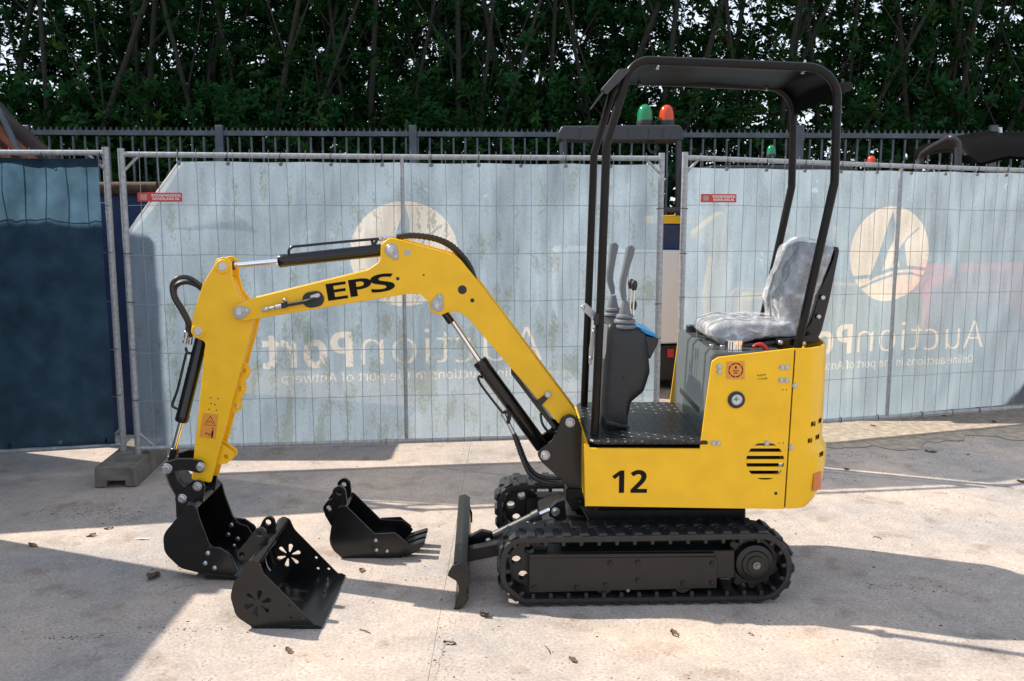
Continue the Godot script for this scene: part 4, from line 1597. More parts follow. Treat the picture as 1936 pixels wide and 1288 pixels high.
func build_body(x: Node3D) -> void:
	var n := BODY_NEAR
	var prof := [[1104, 838, 2], [1118, 849, 3], [1324, 850, 0], [1347, 684, 7], [1358, 677, 3], [1502, 660, 0], [1482, 963, 0], [1108, 957, 3]]
	# cooling slots cut through the side plate
	var slots := []
	var c := Vector2(1447, 872)
	var r := 36.0
	for q in [[836, 843], [848, 855], [862, 869], [876, 883], [890, 897], [904, 909]]:
		var left := []
		var right := []
		for i in 4:
			var v := lerpf(q[0], q[1], i / 3.0)
			var w := sqrt(maxf(0.0, r * r - (v - c.y) * (v - c.y)))
			if w > 1.0:
				left.append(Q(c.x - w, v, n))
				right.append(Q(c.x + w, v, n))
		var s := PackedVector2Array()
		if left.size() < 2:
			continue
		for p in left:
			s.append(p)
		right.reverse()
		for p in right:
			s.append(p)
		slots.append(s)
	var side := cut_plate("side_panel", outline(prof, n), slots, n, n + 0.010, M.yellow, x)
	cut_plate("side_panel", outline([[1104, 838, 2], [1118, 849, 3], [1324, 850, 0], [1347, 684, 7], [1358, 677, 3], [1502, 660, 0], [1482, 963, 0], [1108, 957, 3]], n), [], BODY_FAR - 0.010, BODY_FAR, M.yellow, x)
	# bright rolled rims of the plate
	var rim := []
	for q in filleted([[1324, 852, 0], [1347, 684, 7], [1358, 677, 3], [1502, 660, 0]], 4, false):
		rim.append(P(q.x, q.y, n + 0.004))
	tube_obj("plate_rim", rim, 0.0045, M.yellow, side, 8)
	var edge := []
	for q in filleted([[1108, 957, 0], [1106, 846, 4], [1118, 849, 3], [1324, 850, 0]], 4, false):
		edge.append(P(q.x, q.y, n + 0.006))
	tube_obj("plate_rim", edge, 0.0055, M.yellow, side, 8)
	# front face between the side plates
	var f0 := P(1109, 957, n)
	var f1 := P(1106, 842, n)
	var b := MB.new()
	b.box(Vector3(f0.x + 0.003, (f0.y + f1.y) / 2, -(n + BODY_FAR) / 2), Vector3(0.012, f1.y - f0.y - 0.004, BODY_FAR - n - 0.024), 0.002)
	obj("front_panel", b, M.yellow, x)
	# data plate on the front
	b = MB.new()
	b.box(Vector3(f0.x - 0.005, (f0.y + f1.y) / 2 + 0.05, -n - 0.06), Vector3(0.003, 0.10, 0.06), 0.001)
	obj("data_plate", b, M.print_black, x)
	# floor plate under the mat and bottom plate
	var m0 := P(1112, 846, n)
	var m1 := P(1330, 846, n)
	b = MB.new()
	b.box(Vector3((m0.x + m1.x) / 2, m0.y - 0.012, -MID), Vector3(m1.x - m0.x, 0.02, BODY_FAR - n - 0.024), 0.003)
	obj("floor_plate", b, M.frame_black, x)
	var q0 := P(1112, 955, n)
	var q1 := P(1480, 960, n)
	b = MB.new()
	b.box(Vector3((q0.x + q1.x) / 2, q0.y + 0.012, -MID), Vector3(q1.x - q0.x, 0.014, BODY_FAR - n - 0.024), 0.002)
	obj("bottom_plate", b, M.frame_black, x)
	# engine behind the slots
	b = MB.new()
	b.box(Vector3(1.0, 0.62, -MID), Vector3(0.36, 0.42, 0.5), 0.02)
	obj("engine", b, M.frame_black, x)
	for q in [[1360, 693], [1360, 703], [1478, 695], [1488, 695], [1477, 719], [1487, 719], [1349, 838], [1358, 838], [1450, 838]]:
		bolt(q[0], q[1], n - 0.0005, 5.0, side)
	# lock
	b = MB.new()
	b.lathe([Vector2(0, 0), Vector2(0.036, 0), Vector2(0.036, 0.005), Vector2(0.031, 0.007), Vector2(0.024, 0.007), Vector2(0, 0.006)], 32, axis(P(1392, 756, n), Vector3.BACK))
	var lock := obj("lock", b, M.plastic, side)
	b = MB.new()
	b.lathe([Vector2(0, 0.006), Vector2(0.0225, 0.006), Vector2(0.0225, 0.010), Vector2(0.017, 0.013), Vector2(0.013, 0.011), Vector2(0, 0.011)], 28, axis(P(1392.5, 755.5, n), Vector3.BACK))
	obj("lock_barrel", b, M.zinc, lock)
	b = MB.new()
	b.box(P(1392.5, 755.5, n - 0.012), Vector3(0.018, 0.004, 0.003), 0.001)
	b.box(P(1392.5, 755.5, n - 0.0122), Vector3(0.004, 0.018, 0.003), 0.001)
	obj("keyway", b, M.steel, lock)
	# orange sticker with a black dashed ring
	var sticker := one("sticker", outline([[1373, 684, 1], [1408, 683, 1], [1408, 718, 1], [1373, 717, 1]], n), n - 0.0012, n, M.orange_label, side, 0.0)
	b = MB.new()
	var sc := Q(1391, 700, n)
	for i in 8:
		var seg := PackedVector2Array()
		var a0 := TAU * i / 8 + 0.06
		var a1 := TAU * (i + 1) / 8 - 0.06
		for j in 5:
			seg.append(sc + Vector2.from_angle(lerpf(a0, a1, j / 4.0)) * 0.0305)
		for j in 5:
			seg.append(sc + Vector2.from_angle(lerpf(a1, a0, j / 4.0)) * 0.0262)
		b.prism(seg, -n + 0.0020, -n + 0.0012)
	b.box(Vector3(sc.x, sc.y + 0.011, -n + 0.0016), Vector3(0.008, 0.010, 0.0008), 0.0002)
	for j in 3:
		b.box(Vector3(sc.x, sc.y - 0.002 - 0.006 * j, -n + 0.0016), Vector3(0.026 - 0.006 * j, 0.0022, 0.0008), 0.0002)
	obj("sticker_print", b, M.print_black, sticker)
	# pen scribble
	b = MB.new()
	var sr := RandomNumberGenerator.new()
	sr.seed = 3
	for line in 2:
		var pts := []
		for i in 22:
			pts.append(P(1431 + line * 2 + i * 0.85, 710 + line * 7 - i * 0.05 + sr.randf_range(-2.5, 2.5), n - 0.0008))
		b.tube(pts, 0.0006, 4)
	obj("pen_mark", b, M.print_black, side)
	text("number", "12", P(1190, 912, n - 0.0008), px_size(43, 3.9), 1.06, 0.0, M.print_black, side)
	for q in [[1467, 933, 3.0], [1480, 737, 1.2], [1487, 737, 1.2], [1473, 838, 1.2], [1481, 838, 1.2]]:
		bolt(q[0], q[1], n, q[2], side, M.plastic, true, "rivet_or_hole")
	# dark strip laid in for the shade of the seam before the cowling
	one("seam_shade_strip", outline([[1496, 662, 0], [1510, 662, 0], [1490, 961, 0], [1476, 961, 0]], n), n + 0.0105, n + 0.016, M.hose, x, 0.0)
	# rear cowling: a plan curve carried up, with a stepped-out foot
	var top := P(1503, 659, n).y
	var low := P(1484, 962, n).y
	var xs_top := P(1505, 659, n).x
	var xs_low := P(1485, 962, n).x
	var xr := 1.412
	# openings of the tail grille: [first s, last s, height]
	var vents := [[0.120, 0.172, low + 0.362], [0.202, 0.252, low + 0.366], [0.095, 0.147, low + 0.292], [0.178, 0.228, low + 0.298], [0.180, 0.232, low + 0.222]]
	var hs := [low, low + 0.012, low + 0.05, low + 0.16, low + 0.235, low + 0.262, low + 0.285, low + 0.34, top - 0.25, top - 0.10, top - 0.012, top]
	var ss := []
	for i in 49:
		ss.append(i / 48.0)
	for q in vents:
		hs.append(q[2] - 0.0105)
		hs.append(q[2] + 0.0105)
		ss.append(q[0])
		ss.append(q[1])
	hs.sort()
	ss.sort()
	var rows := []
	for h in hs:
		var row := PackedVector3Array()
		var f: float = (h - low) / (top - low)
		var xs := lerpf(xs_low, xs_top, f)
		for s in ss:
			var a := lerpf(0.0, PI, s)
			var mid_back := smoothstep(0.10, 0.5, sin(a))
			var step: float = -0.020 * mid_back * smoothstep(low + 0.235, low + 0.275, h)
			if h == low or h == top:
				step -= 0.006
			# the foot tucks in under the tail
			if f < 0.12:
				step -= 0.03 * (1.0 - f / 0.12) * mid_back
			var rise := 0.045 * mid_back * (1.0 - smoothstep(0.0, 0.25, f)) * smoothstep(0.4, 1.0, sin(a))
			row.append(Vector3(xs + (xr - xs) * pow(absf(sin(a)), 0.80) + step, h + rise, -MID + (BODY_FAR - n) * 0.5 * signf(cos(a)) * pow(absf(cos(a)), 0.80)))
		rows.append(row)
	var skip := {}
	for i in hs.size() - 1:
		for j in ss.size() - 1:
			for q in vents:
				if (ss[j] + ss[j + 1]) * 0.5 > q[0] and (ss[j] + ss[j + 1]) * 0.5 < q[1] and absf((hs[i] + hs[i + 1]) * 0.5 - q[2]) < 0.0105:
					skip[Vector2i(i, j)] = true
	b = MB.new()
	b.skin(rows, false, 1.0, [], skip)
	# inner wall
	var inn := []
	for row in rows:
		var r2 := PackedVector3Array()
		for p in row:
			r2.append(Vector3(p.x - 0.008 if p.x > xs_top + 0.02 else p.x, p.y, -MID + (p.z + MID) * 0.98))
		inn.append(r2)
	b.skin(inn, false, -1.0, [], skip)
	for e in [0, rows.size() - 1]:
		for j in ss.size() - 1:
			var nn := Vector3.UP if e > 0 else Vector3.DOWN
			b.flat([rows[e][j], rows[e][j + 1], inn[e][j + 1], inn[e][j]], nn)
	var cowl := obj("rear_cowling", b, M.yellow, x)
	# the label follows the curve of the cowling
	var lab := []
	for i in 2:
		var row := PackedVector3Array()
		for k in 9:
			var a := lerpf(0.0, PI, lerpf(0.135, 0.215, k / 8.0))
			var h := low + (0.145 if i == 0 else 0.068)
			var xs := lerpf(xs_low, xs_top, (h - low) / (top - low))
			var q := Vector3(xs + (xr - xs) * pow(sin(a), 0.80), h, -MID + (BODY_FAR - n) * 0.5 * pow(cos(a), 0.80))
			row.append(q + Vector3(sin(a), 0, cos(a)) * 0.003)
		lab.append(row)
	b = MB.new()
	b.skin(lab, false, 1.0)
	obj("warning_label", b, M.red_label, cowl)
	bolt(1503, 729, n - 0.001, 5.0, cowl)
	bolt(1496, 846, n - 0.001, 5.0, cowl)

func hull_box(c: Vector3, s: Vector3, r: float, turn: float, amp: float, sd: int, div := 12) -> MB:
	# a rounded box whose skin can be crumpled
	var b := MB.new()
	var f := noise(9.0, FastNoiseLite.TYPE_SIMPLEX_SMOOTH, 3, sd)
	var inner := s * 0.5 - Vector3.ONE * r
	var bs := Basis(Vector3.BACK, turn)
	for face in 6:
		var rows := []
		for i in div + 1:
			var row := PackedVector3Array()
			for j in div + 1:
				var u := tan((2.0 * i / div - 1.0) * PI / 4)
				var v := tan((2.0 * j / div - 1.0) * PI / 4)
				var q: Vector3 = [Vector3(1, u, v), Vector3(-1, u, v), Vector3(u, 1, v), Vector3(u, -1, v), Vector3(u, v, 1), Vector3(u, v, -1)][face]
				var k := q * s * 0.5
				var p := k.clamp(-inner, inner)
				var out := (k - p)
				out = out.normalized() if out.length() > 0.00001 else q.normalized()
				p += out * r
				p += out * f.get_noise_3d(p.x * 1.4, p.y * 1.4, p.z * 1.4) * amp
				row.append(c + bs * p)
			rows.append(row)
		b.skin(rows, false, [1.0, -1.0, -1.0, 1.0, 1.0, -1.0][face])
	return b

func puff(poly: PackedVector2Array, z0: float, z1: float, rad: float, amp: float, sd: int) -> MB:
	# an outline swollen like upholstery between two side planes
	var b := MB.new()
	var f := noise(11.0, FastNoiseLite.TYPE_SIMPLEX_SMOOTH, 3, sd)
	var dense := PackedVector2Array()
	for i in poly.size():
		var a := poly[i]
		var c := poly[(i + 1) % poly.size()]
		var m := maxi(1, int(a.distance_to(c) / 0.008))
		for j in m:
			dense.append(a.lerp(c, float(j) / m))
	var mid := Vector2.ZERO
	for q in dense:
		mid += q
	mid /= dense.size()
	var rows := []
	var rings := []
	for i in 9:
		var s := i / 8.0
		rings.append([lerpf(0.02, 1.0, sqrt(s)), z0 - rad * pow(lerpf(0.02, 1.0, sqrt(s)), 6.0)])
	var m := 14
	for i in range(1, m):
		rings.append([1.0, lerpf(z0 - rad, z1 + rad, float(i) / m)])
	for i in 9:
		var s := 1.0 - i / 8.0
		rings.append([lerpf(0.02, 1.0, sqrt(s)), z1 + rad * pow(lerpf(0.02, 1.0, sqrt(s)), 6.0)])
	for q in rings:
		var row := PackedVector3Array()
		for p in dense:
			var w: Vector2 = mid + (p - mid) * q[0]
			var c := Vector3(w.x, w.y, q[1])
			var out: Vector3 = Vector3((p - mid).x, (p - mid).y, 0).normalized() * q[0] + Vector3(0, 0, 1.0 - q[0]) * signf(q[1] - (z0 + z1) * 0.5)
			row.append(c + out * f.get_noise_3d(c.x, c.y * 0.7, c.z) * amp)
		rows.append(row)
	b.skin(rows, true, 1.0)
	return b

func build_cockpit(x: Node3D) -> void:
	# rubber mat
	var b := MB.new()
	var y := P(1112, 840, BODY_NEAR).y
	var o := PackedVector2Array()
	var m0 := P(1113, 838, BODY_NEAR).x
	var m1 := P(1338, 838, BODY_NEAR).x
	for q in filleted([[m0, BODY_NEAR - 0.006, 0.05], [m1, BODY_NEAR - 0.006, 0.0], [m1, BODY_FAR + 0.004, 0.0], [m0, BODY_FAR + 0.004, 0.05]], 6, true):
		o.append(Vector2(q.x, q.y))
	b.xf = Transform3D(Basis(Vector3(1, 0, 0), Vector3(0, 0, -1), Vector3(0, 1, 0)), Vector3(0, y - 0.002, 0))
	b.prism(o, 0.018, 0.0, 0.006)
	b.xf = Transform3D.IDENTITY
	obj("floor_mat", b, M.mat, x)
	# black control stand
	var d := 3.97
	var stand := obj("control_stand", puff(outline([[1146, 640, 8], [1152, 612, 8], [1205, 622, 8], [1221, 632, 8], [1226, 660, 10], [1230, 705, 20], [1218, 742, 20], [1194, 762, 14], [1188, 790, 4], [1187, 822, 0], [1140, 822, 0], [1138, 760, 10]], d, 6), -d, -4.36, 0.02, 0.0, 1), M.plastic, x)
	one("side_wing", outline([[1216, 634, 2], [1246, 642, 2], [1244, 650, 2], [1228, 682, 2], [1222, 660, 0]], 4.0), 4.0, 4.30, M.plastic, stand, 0.004)
	one("protective_film", outline([[1208, 619, 1], [1230, 627, 1], [1243, 634, 2], [1240, 638, 1], [1222, 632, 1], [1212, 625, 0]], 4.01), 4.01, 4.25, M.cyan_film, stand, 0.002)
	one("foot_pedal", outline([[1145, 796, 2], [1190, 806, 4], [1191, 811, 2], [1145, 803, 0]], 3.95), 3.95, 4.02, M.plastic, stand, 0.002)
	# two joysticks
	for j in [[1181, 570, 0.0, 4.02], [1158, 563, -23.0, 4.30]]:
		var dd: float = j[3]
		var sc: float = 4.02 / dd
		var boot := MB.new()
		var root := P(j[0], 620 if j[2] == 0.0 else 606, dd)
		var prof := []
		var rr := [[24, 0], [25.5, 3], [24.5, 7], [18, 8.5], [17.5, 9.5], [22.5, 11], [22.5, 14], [20.5, 17], [15, 18], [14.5, 19], [18.5, 20.5], [18.5, 23], [17, 26], [12.5, 27.5], [12.5, 29], [8.5, 46], [7, 52], [0, 53]]
		for q in rr:
			prof.append(Vector2(px_size(q[0] * 0.92, 4.02), px_size(q[1] * 0.98, 4.02)))
		boot.lathe(prof, 24, Transform3D(Basis.IDENTITY, root))
		var stick := obj("joystick", boot, M.grey_plastic, x)
		var g := []
		var rad := []
		var path := [[1181, 572], [1179, 560], [1177, 545], [1178, 530], [1182, 512], [1186, 495], [1190, 480], [1192, 470], [1193, 465]] if j[2] == 0.0 else [[1159, 557], [1157, 545], [1153, 530], [1153, 515], [1156, 498], [1158, 482], [1160, 470], [1161, 464], [1161, 460]]
		var thick := [4.0, 6.8, 7.6, 7.4, 7.2, 8.0, 9.3, 9.0, 5.0]
		for i in path.size():
			g.append(P(path[i][0], path[i][1], dd))
			rad.append(px_size(thick[i] * (1.0 if i > 2 else 0.9) * 0.97, dd))
		var hb := MB.new()
		hb.tube(g, rad, 14)
		hb.lathe([Vector2(rad[8], 0), Vector2(rad[8] * 0.6, 0.003), Vector2(0, 0.004)], 14, axis(g[8], Vector3.UP))
		obj("grip", hb, M.grey_plastic, stick)
		cyl("shaft", root + Vector3(0, 0.10, 0), g[1], 0.0075, M.chrome, stick)
	# small levers behind
	for q in [[1193, 530, 4.2], [1199, 533, 4.15], [1198, 570, 4.3]]:
		var lever := cyl("lever", P(q[0] - 4, 630, q[2]), P(q[0], q[1] + 14, q[2]), 0.0045, M.chrome, x)
		b = MB.new()
		b.lathe([Vector2(0, 0), Vector2(0.010, 0), Vector2(0.0155, 0.022), Vector2(0.014, 0.036), Vector2(0.008, 0.044), Vector2(0, 0.046)], 16, axis(P(q[0], q[1] + 16, q[2]), Vector3.UP))
		obj("knob", b, M.plastic, lever)
	# hydraulic tank in front of the seat
	var t0 := P(1332, 846, BODY_NEAR)
	var t1 := P(1350, 668, BODY_NEAR)
	b = MB.new()
	b.prism(PackedVector2Array([Vector2(t0.x + 0.002, t0.y), Vector2(t1.x - 0.010, t1.y - 0.02), Vector2(t1.x + 0.006, t1.y + 0.002), Vector2(t1.x + 0.30, t1.y + 0.002), Vector2(t1.x + 0.30, t0.y)]), -BODY_NEAR - 0.014, -BODY_FAR + 0.014, 0.006)
	var tank := obj("hydraulic_tank", b, M.tank, x)
	cyl("filler_cap", Vector3(t1.x + 0.035, t1.y, -4.44), Vector3(t1.x + 0.035, t1.y + 0.035, -4.44), 0.026, M.plastic, tank)
	cyl("filler_cap", Vector3(t1.x + 0.065, t1.y, -4.34), Vector3(t1.x + 0.065, t1.y + 0.03, -4.34), 0.022, M.plastic, tank)
	b = MB.new()
	var cap := PackedVector2Array()
	for i in 40:
		cap.append(Vector2.from_angle(TAU * i / 40) * (0.036 if i % 2 == 0 else 0.0335))
	b.xf = Transform3D(Basis(Vector3.RIGHT, Vector3.FORWARD, Vector3.UP), Vector3(P(1388, 668, 3.85).x, t1.y, -3.86))
	b.prism(cap, 0.043, 0.0, 0.003)
	obj("fuel_cap", b, M.chrome, tank)
	for q in [[0.05, -4.18], [0.09, -4.05], [0.03, -3.95], [0.07, -3.92]]:
		cyl("cap_bolt", Vector3(t1.x + q[0], t1.y, q[1]), Vector3(t1.x + q[0], t1.y + 0.012, q[1]), 0.013, M.zinc, tank)
	b = MB.new()
	b.tube([Vector3(t1.x + 0.03, t1.y + 0.012, -4.2), Vector3(t1.x + 0.11, t1.y + 0.014, -4.0)], 0.005, 8)
	b.tube([Vector3(t1.x + 0.05, t1.y + 0.012, -3.94), Vector3(t1.x + 0.13, t1.y + 0.014, -4.14)], 0.005, 8)
	obj("cap_lock", b, M.frame_black, tank)
	# red lever
	b = MB.new()
	b.tube(along([[1424, 656], [1430, 652], [1440, 652], [1448, 660], [1450, 672]], 3.86), [0.006, 0.006, 0.006, 0.006, 0.006, 0.007, 0.007, 0.007, 0.008, 0.008, 0.009, 0.009, 0.010, 0.010, 0.011, 0.011, 0.012, 0.012, 0.013, 0.013, 0.013, 0.013, 0.013, 0.013, 0.012], 10)
	obj("red_lever", b, M.red_plastic, x)
	# seat pan, cushion, backrest and their plastic wrapping
	one("seat_pan", outline([[1362, 664, 4], [1370, 655, 4], [1505, 640, 4], [1515, 645, 4], [1515, 690, 0], [1380, 690, 0]], 3.93), 3.93, 4.36, M.black, x, 0.01)
	var hinge := one("seat_bracket", outline([[1466, 649, 3], [1470, 641, 4], [1505, 640, 2], [1545, 632, 2], [1552, 645, 3], [1500, 657, 2], [1472, 656, 3]], 3.90), 3.90, 3.92, M.black, x, 0.002)
	bolt(1476, 648, 3.90, 5, hinge, M.zinc, true)
	bolt(1519, 650, 3.90, 5, hinge, M.zinc, true)
	var cushion := obj("seat_cushion", puff(outline([[1366, 652, 8], [1350, 640, 10], [1352, 622, 12], [1382, 613, 12], [1440, 614, 20], [1505, 617, 6], [1508, 642, 6], [1400, 650, 10]], 3.93), -3.95, -4.32, 0.03, 0.0, 3), M.seat, x)
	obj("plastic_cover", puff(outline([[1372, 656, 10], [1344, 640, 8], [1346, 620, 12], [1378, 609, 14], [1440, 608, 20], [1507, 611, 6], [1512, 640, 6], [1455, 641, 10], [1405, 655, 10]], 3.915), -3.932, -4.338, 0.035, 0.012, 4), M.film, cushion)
	var back := obj("backrest", puff(outline([[1494, 618, 10], [1492, 570, 20], [1512, 508, 30], [1530, 468, 16], [1552, 460, 14], [1576, 466, 14], [1582, 482, 10], [1562, 540, 20], [1540, 612, 20], [1525, 640, 8]], 3.95), -3.96, -4.30, 0.04, 0.0, 5), M.seat, x)
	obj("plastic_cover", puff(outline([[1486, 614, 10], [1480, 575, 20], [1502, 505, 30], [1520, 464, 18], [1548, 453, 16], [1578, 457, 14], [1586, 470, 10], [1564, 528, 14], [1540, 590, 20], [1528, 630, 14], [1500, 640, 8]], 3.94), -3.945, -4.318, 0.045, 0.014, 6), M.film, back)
	var shell := one("back_shell", outline([[1586, 463, 4], [1589, 475, 3], [1572, 560, 10], [1556, 625, 8], [1545, 648, 6], [1512, 652, 6], [1520, 635, 10], [1535, 610, 10], [1552, 548, 14], [1576, 495, 10]], 3.96), 3.97, 4.30, M.black, back, 0.008)
	bolt(1556, 563, 3.958, 4.5, shell, M.zinc, true)
	bolt(1548, 599, 3.958, 4.5, shell, M.zinc, true)

func build_canopy(x: Node3D) -> void:
	var n := 3.87
	var f := 4.46
	var loop := filleted([[1124, 826, 0], [1136, 560, 60], [1147, 272, 40], [1195, 113, 46], [1585, 129, 58], [1578, 345, 24], [1508, 657, 0]], 10, false)
	var r := px_size(8.2, 3.87)
	for d in [n, f]:
		var pts := []
		for q in loop:
			var w := P(q.x, q.y, n)
			pts.append(Vector3(w.x, w.y, -d))
		tube_obj("canopy_frame", pts, r, M.black_tube, x, 16)
	# roof sheet hung under the tubes; drooping visor in front, rolled down behind
	var prof := filleted([[1140, 174, 0], [1172, 137, 14], [1212, 121, 20], [1400, 122, 0], [1580, 134, 56], [1584, 190, 0]], 8, false)
	var rows := []
	var lows := []
	for i in 15:
		var s := i / 14.0
		var crown := 0.018 * (1.0 - pow(absf(s * 2.0 - 1.0), 3.0))
		var row := PackedVector3Array()
		var row2 := PackedVector3Array()
		for q in prof:
			var w := P(q.x, q.y, n)
			row.append(Vector3(w.x, w.y + crown, -lerpf(n + 0.004, f - 0.004, s)))
			row2.append(Vector3(w.x, w.y + crown - 0.005, -lerpf(n + 0.004, f - 0.004, s)))
		rows.append(row)
		lows.append(row2)
	var b := MB.new()
	b.skin(rows, false, -1.0)
	b.skin(lows, false, 1.0)
	var roof := obj("roof_sheet", b, M.roof_black, x)
	# welded visor lip and tail lip
	b = MB.new()
	b.tube([Vector3(P(1140, 174, n).x, P(1140, 174, n).y, -n + 0.02), Vector3(P(1140, 174, n).x, P(1140, 174, n).y, -f - 0.02)], 0.005, 8)
	obj("visor_lip", b, M.black_tube, roof)
	one("visor_end", outline([[1135, 171, 1], [1168, 133, 6], [1194, 130, 3], [1180, 146, 4], [1148, 178, 1]], n), n - 0.030, n + 0.004, M.cab_grey, roof, 0.001)
	one("tail_lip", outline([[1588, 158, 2], [1602, 157, 4], [1607, 164, 4], [1600, 174, 5], [1588, 178, 0]], n + 0.1), n + 0.06, f - 0.06, M.black_tube, roof, 0.002)
	for q in [[1245, 111], [1522, 119]]:
		for d in [n, f]:
			var w := P(q[0], q[1], n)
			cyl("roof_bolt", Vector3(w.x, w.y - 0.035, -d), Vector3(w.x, w.y + 0.012, -d), 0.005, M.zinc, roof, 10)
			cyl("roof_bolt", Vector3(w.x, w.y - 0.040, -d - (0.026 if d == n else -0.026)), Vector3(w.x, w.y - 0.022, -d - (0.026 if d == n else -0.026)), 0.009, M.zinc, roof, 6)
	# latch bar between the front posts and its brackets
	var latch := one("latch_bar", outline([[1101, 577, 3], [1108, 573, 3], [1128, 592, 2], [1136, 602, 2], [1132, 610, 2], [1122, 606, 2], [1102, 588, 3]], 3.90), 3.90, 3.91, M.zinc_plate, x, 0.001)
	for q in [[1102, 581], [1121, 602], [1123, 627], [1117, 677]]:
		bolt(q[0], q[1], 3.90, 4, latch, M.zinc, true)
	one("latch_clamp", outline([[1124, 594, 1], [1134, 594, 1], [1132, 615, 1], [1123, 615, 1]], 3.845), 3.845, 3.865, M.frame_black, latch, 0.002)
	one("side_strip", outline([[1120, 620, 3], [1126, 618, 3], [1124, 650, 2], [1119, 690, 3], [1113, 690, 3], [1114, 660, 2]], 3.90), 3.90, 3.908, M.zinc_plate, latch, 0.001)
	one("stand_strip", outline([[1143, 612, 2], [1149, 615, 2], [1146, 665, 2], [1141, 690, 2], [1139, 665, 2]], 3.93), 3.93, 3.937, M.zinc_plate, latch, 0.001)
	for d in [n, f]:
		var w := P(1124, 826, n)
		cyl("post_foot", Vector3(w.x, w.y - 0.016, -d), Vector3(w.x, w.y + 0.004, -d), 0.032, M.black_tube, x)

# a cylinder: barrel, rod and the hard pipe beside it
func ram(x: Node3D, d: float, rod_end: Array, mouth: Array, foot: Array, r: float, rr: float, called: String) -> MeshInstance3D:
	var a := P(mouth[0], mouth[1], d)
	var c := P(foot[0], foot[1], d)
	var dir := (c - a).normalized()
	var l := (c - a).length()
	var b := MB.new()
	b.lathe([Vector2(0, 0), Vector2(r * 0.9, 0), Vector2(r * 1.03, 0.006), Vector2(r * 1.03, 0.034), Vector2(r * 0.99, 0.037), Vector2(r * 0.99, l - 0.006), Vector2(r * 0.9, l), Vector2(0, l)], 32, axis(a, dir))
	var o := obj(called, b, M.black, x)
	cyl("rod", P(rod_end[0], rod_end[1], d), a + dir * 0.01, rr, M.chrome, o)
	return o

func pin_plate(u: float, v: float, r: float, u2: float, v2: float, r2: float, d: float, parent: Node) -> void:
	var p := one("pin_plate", capsule(Q(u, v, d), px_size(r, d), Q(u2, v2, d), px_size(r2, d), 12), d - 0.006, d, M.zinc_plate, parent, 0.0015)
	bolt(u, v, d - 0.006, r * 0.66, p)
	bolt(u2, v2, d - 0.006, r2 * 0.62, p)

func spiral(pts: Array, r: float) -> Array:
	# plastic spiral wrap: the radius swells along the hose
	var rad := []
	for i in pts.size():
		rad.append(r * (1.0 + 0.14 * (1.0 if i % 3 == 0 else -0.4)))
	return rad

func hose(called: String, px: Array, d: float, r: float, parent: Node) -> MeshInstance3D:
	var pts := along(px, d, 14)
	return tube_obj(called, pts, spiral(pts, r), M.hose, parent, 10)

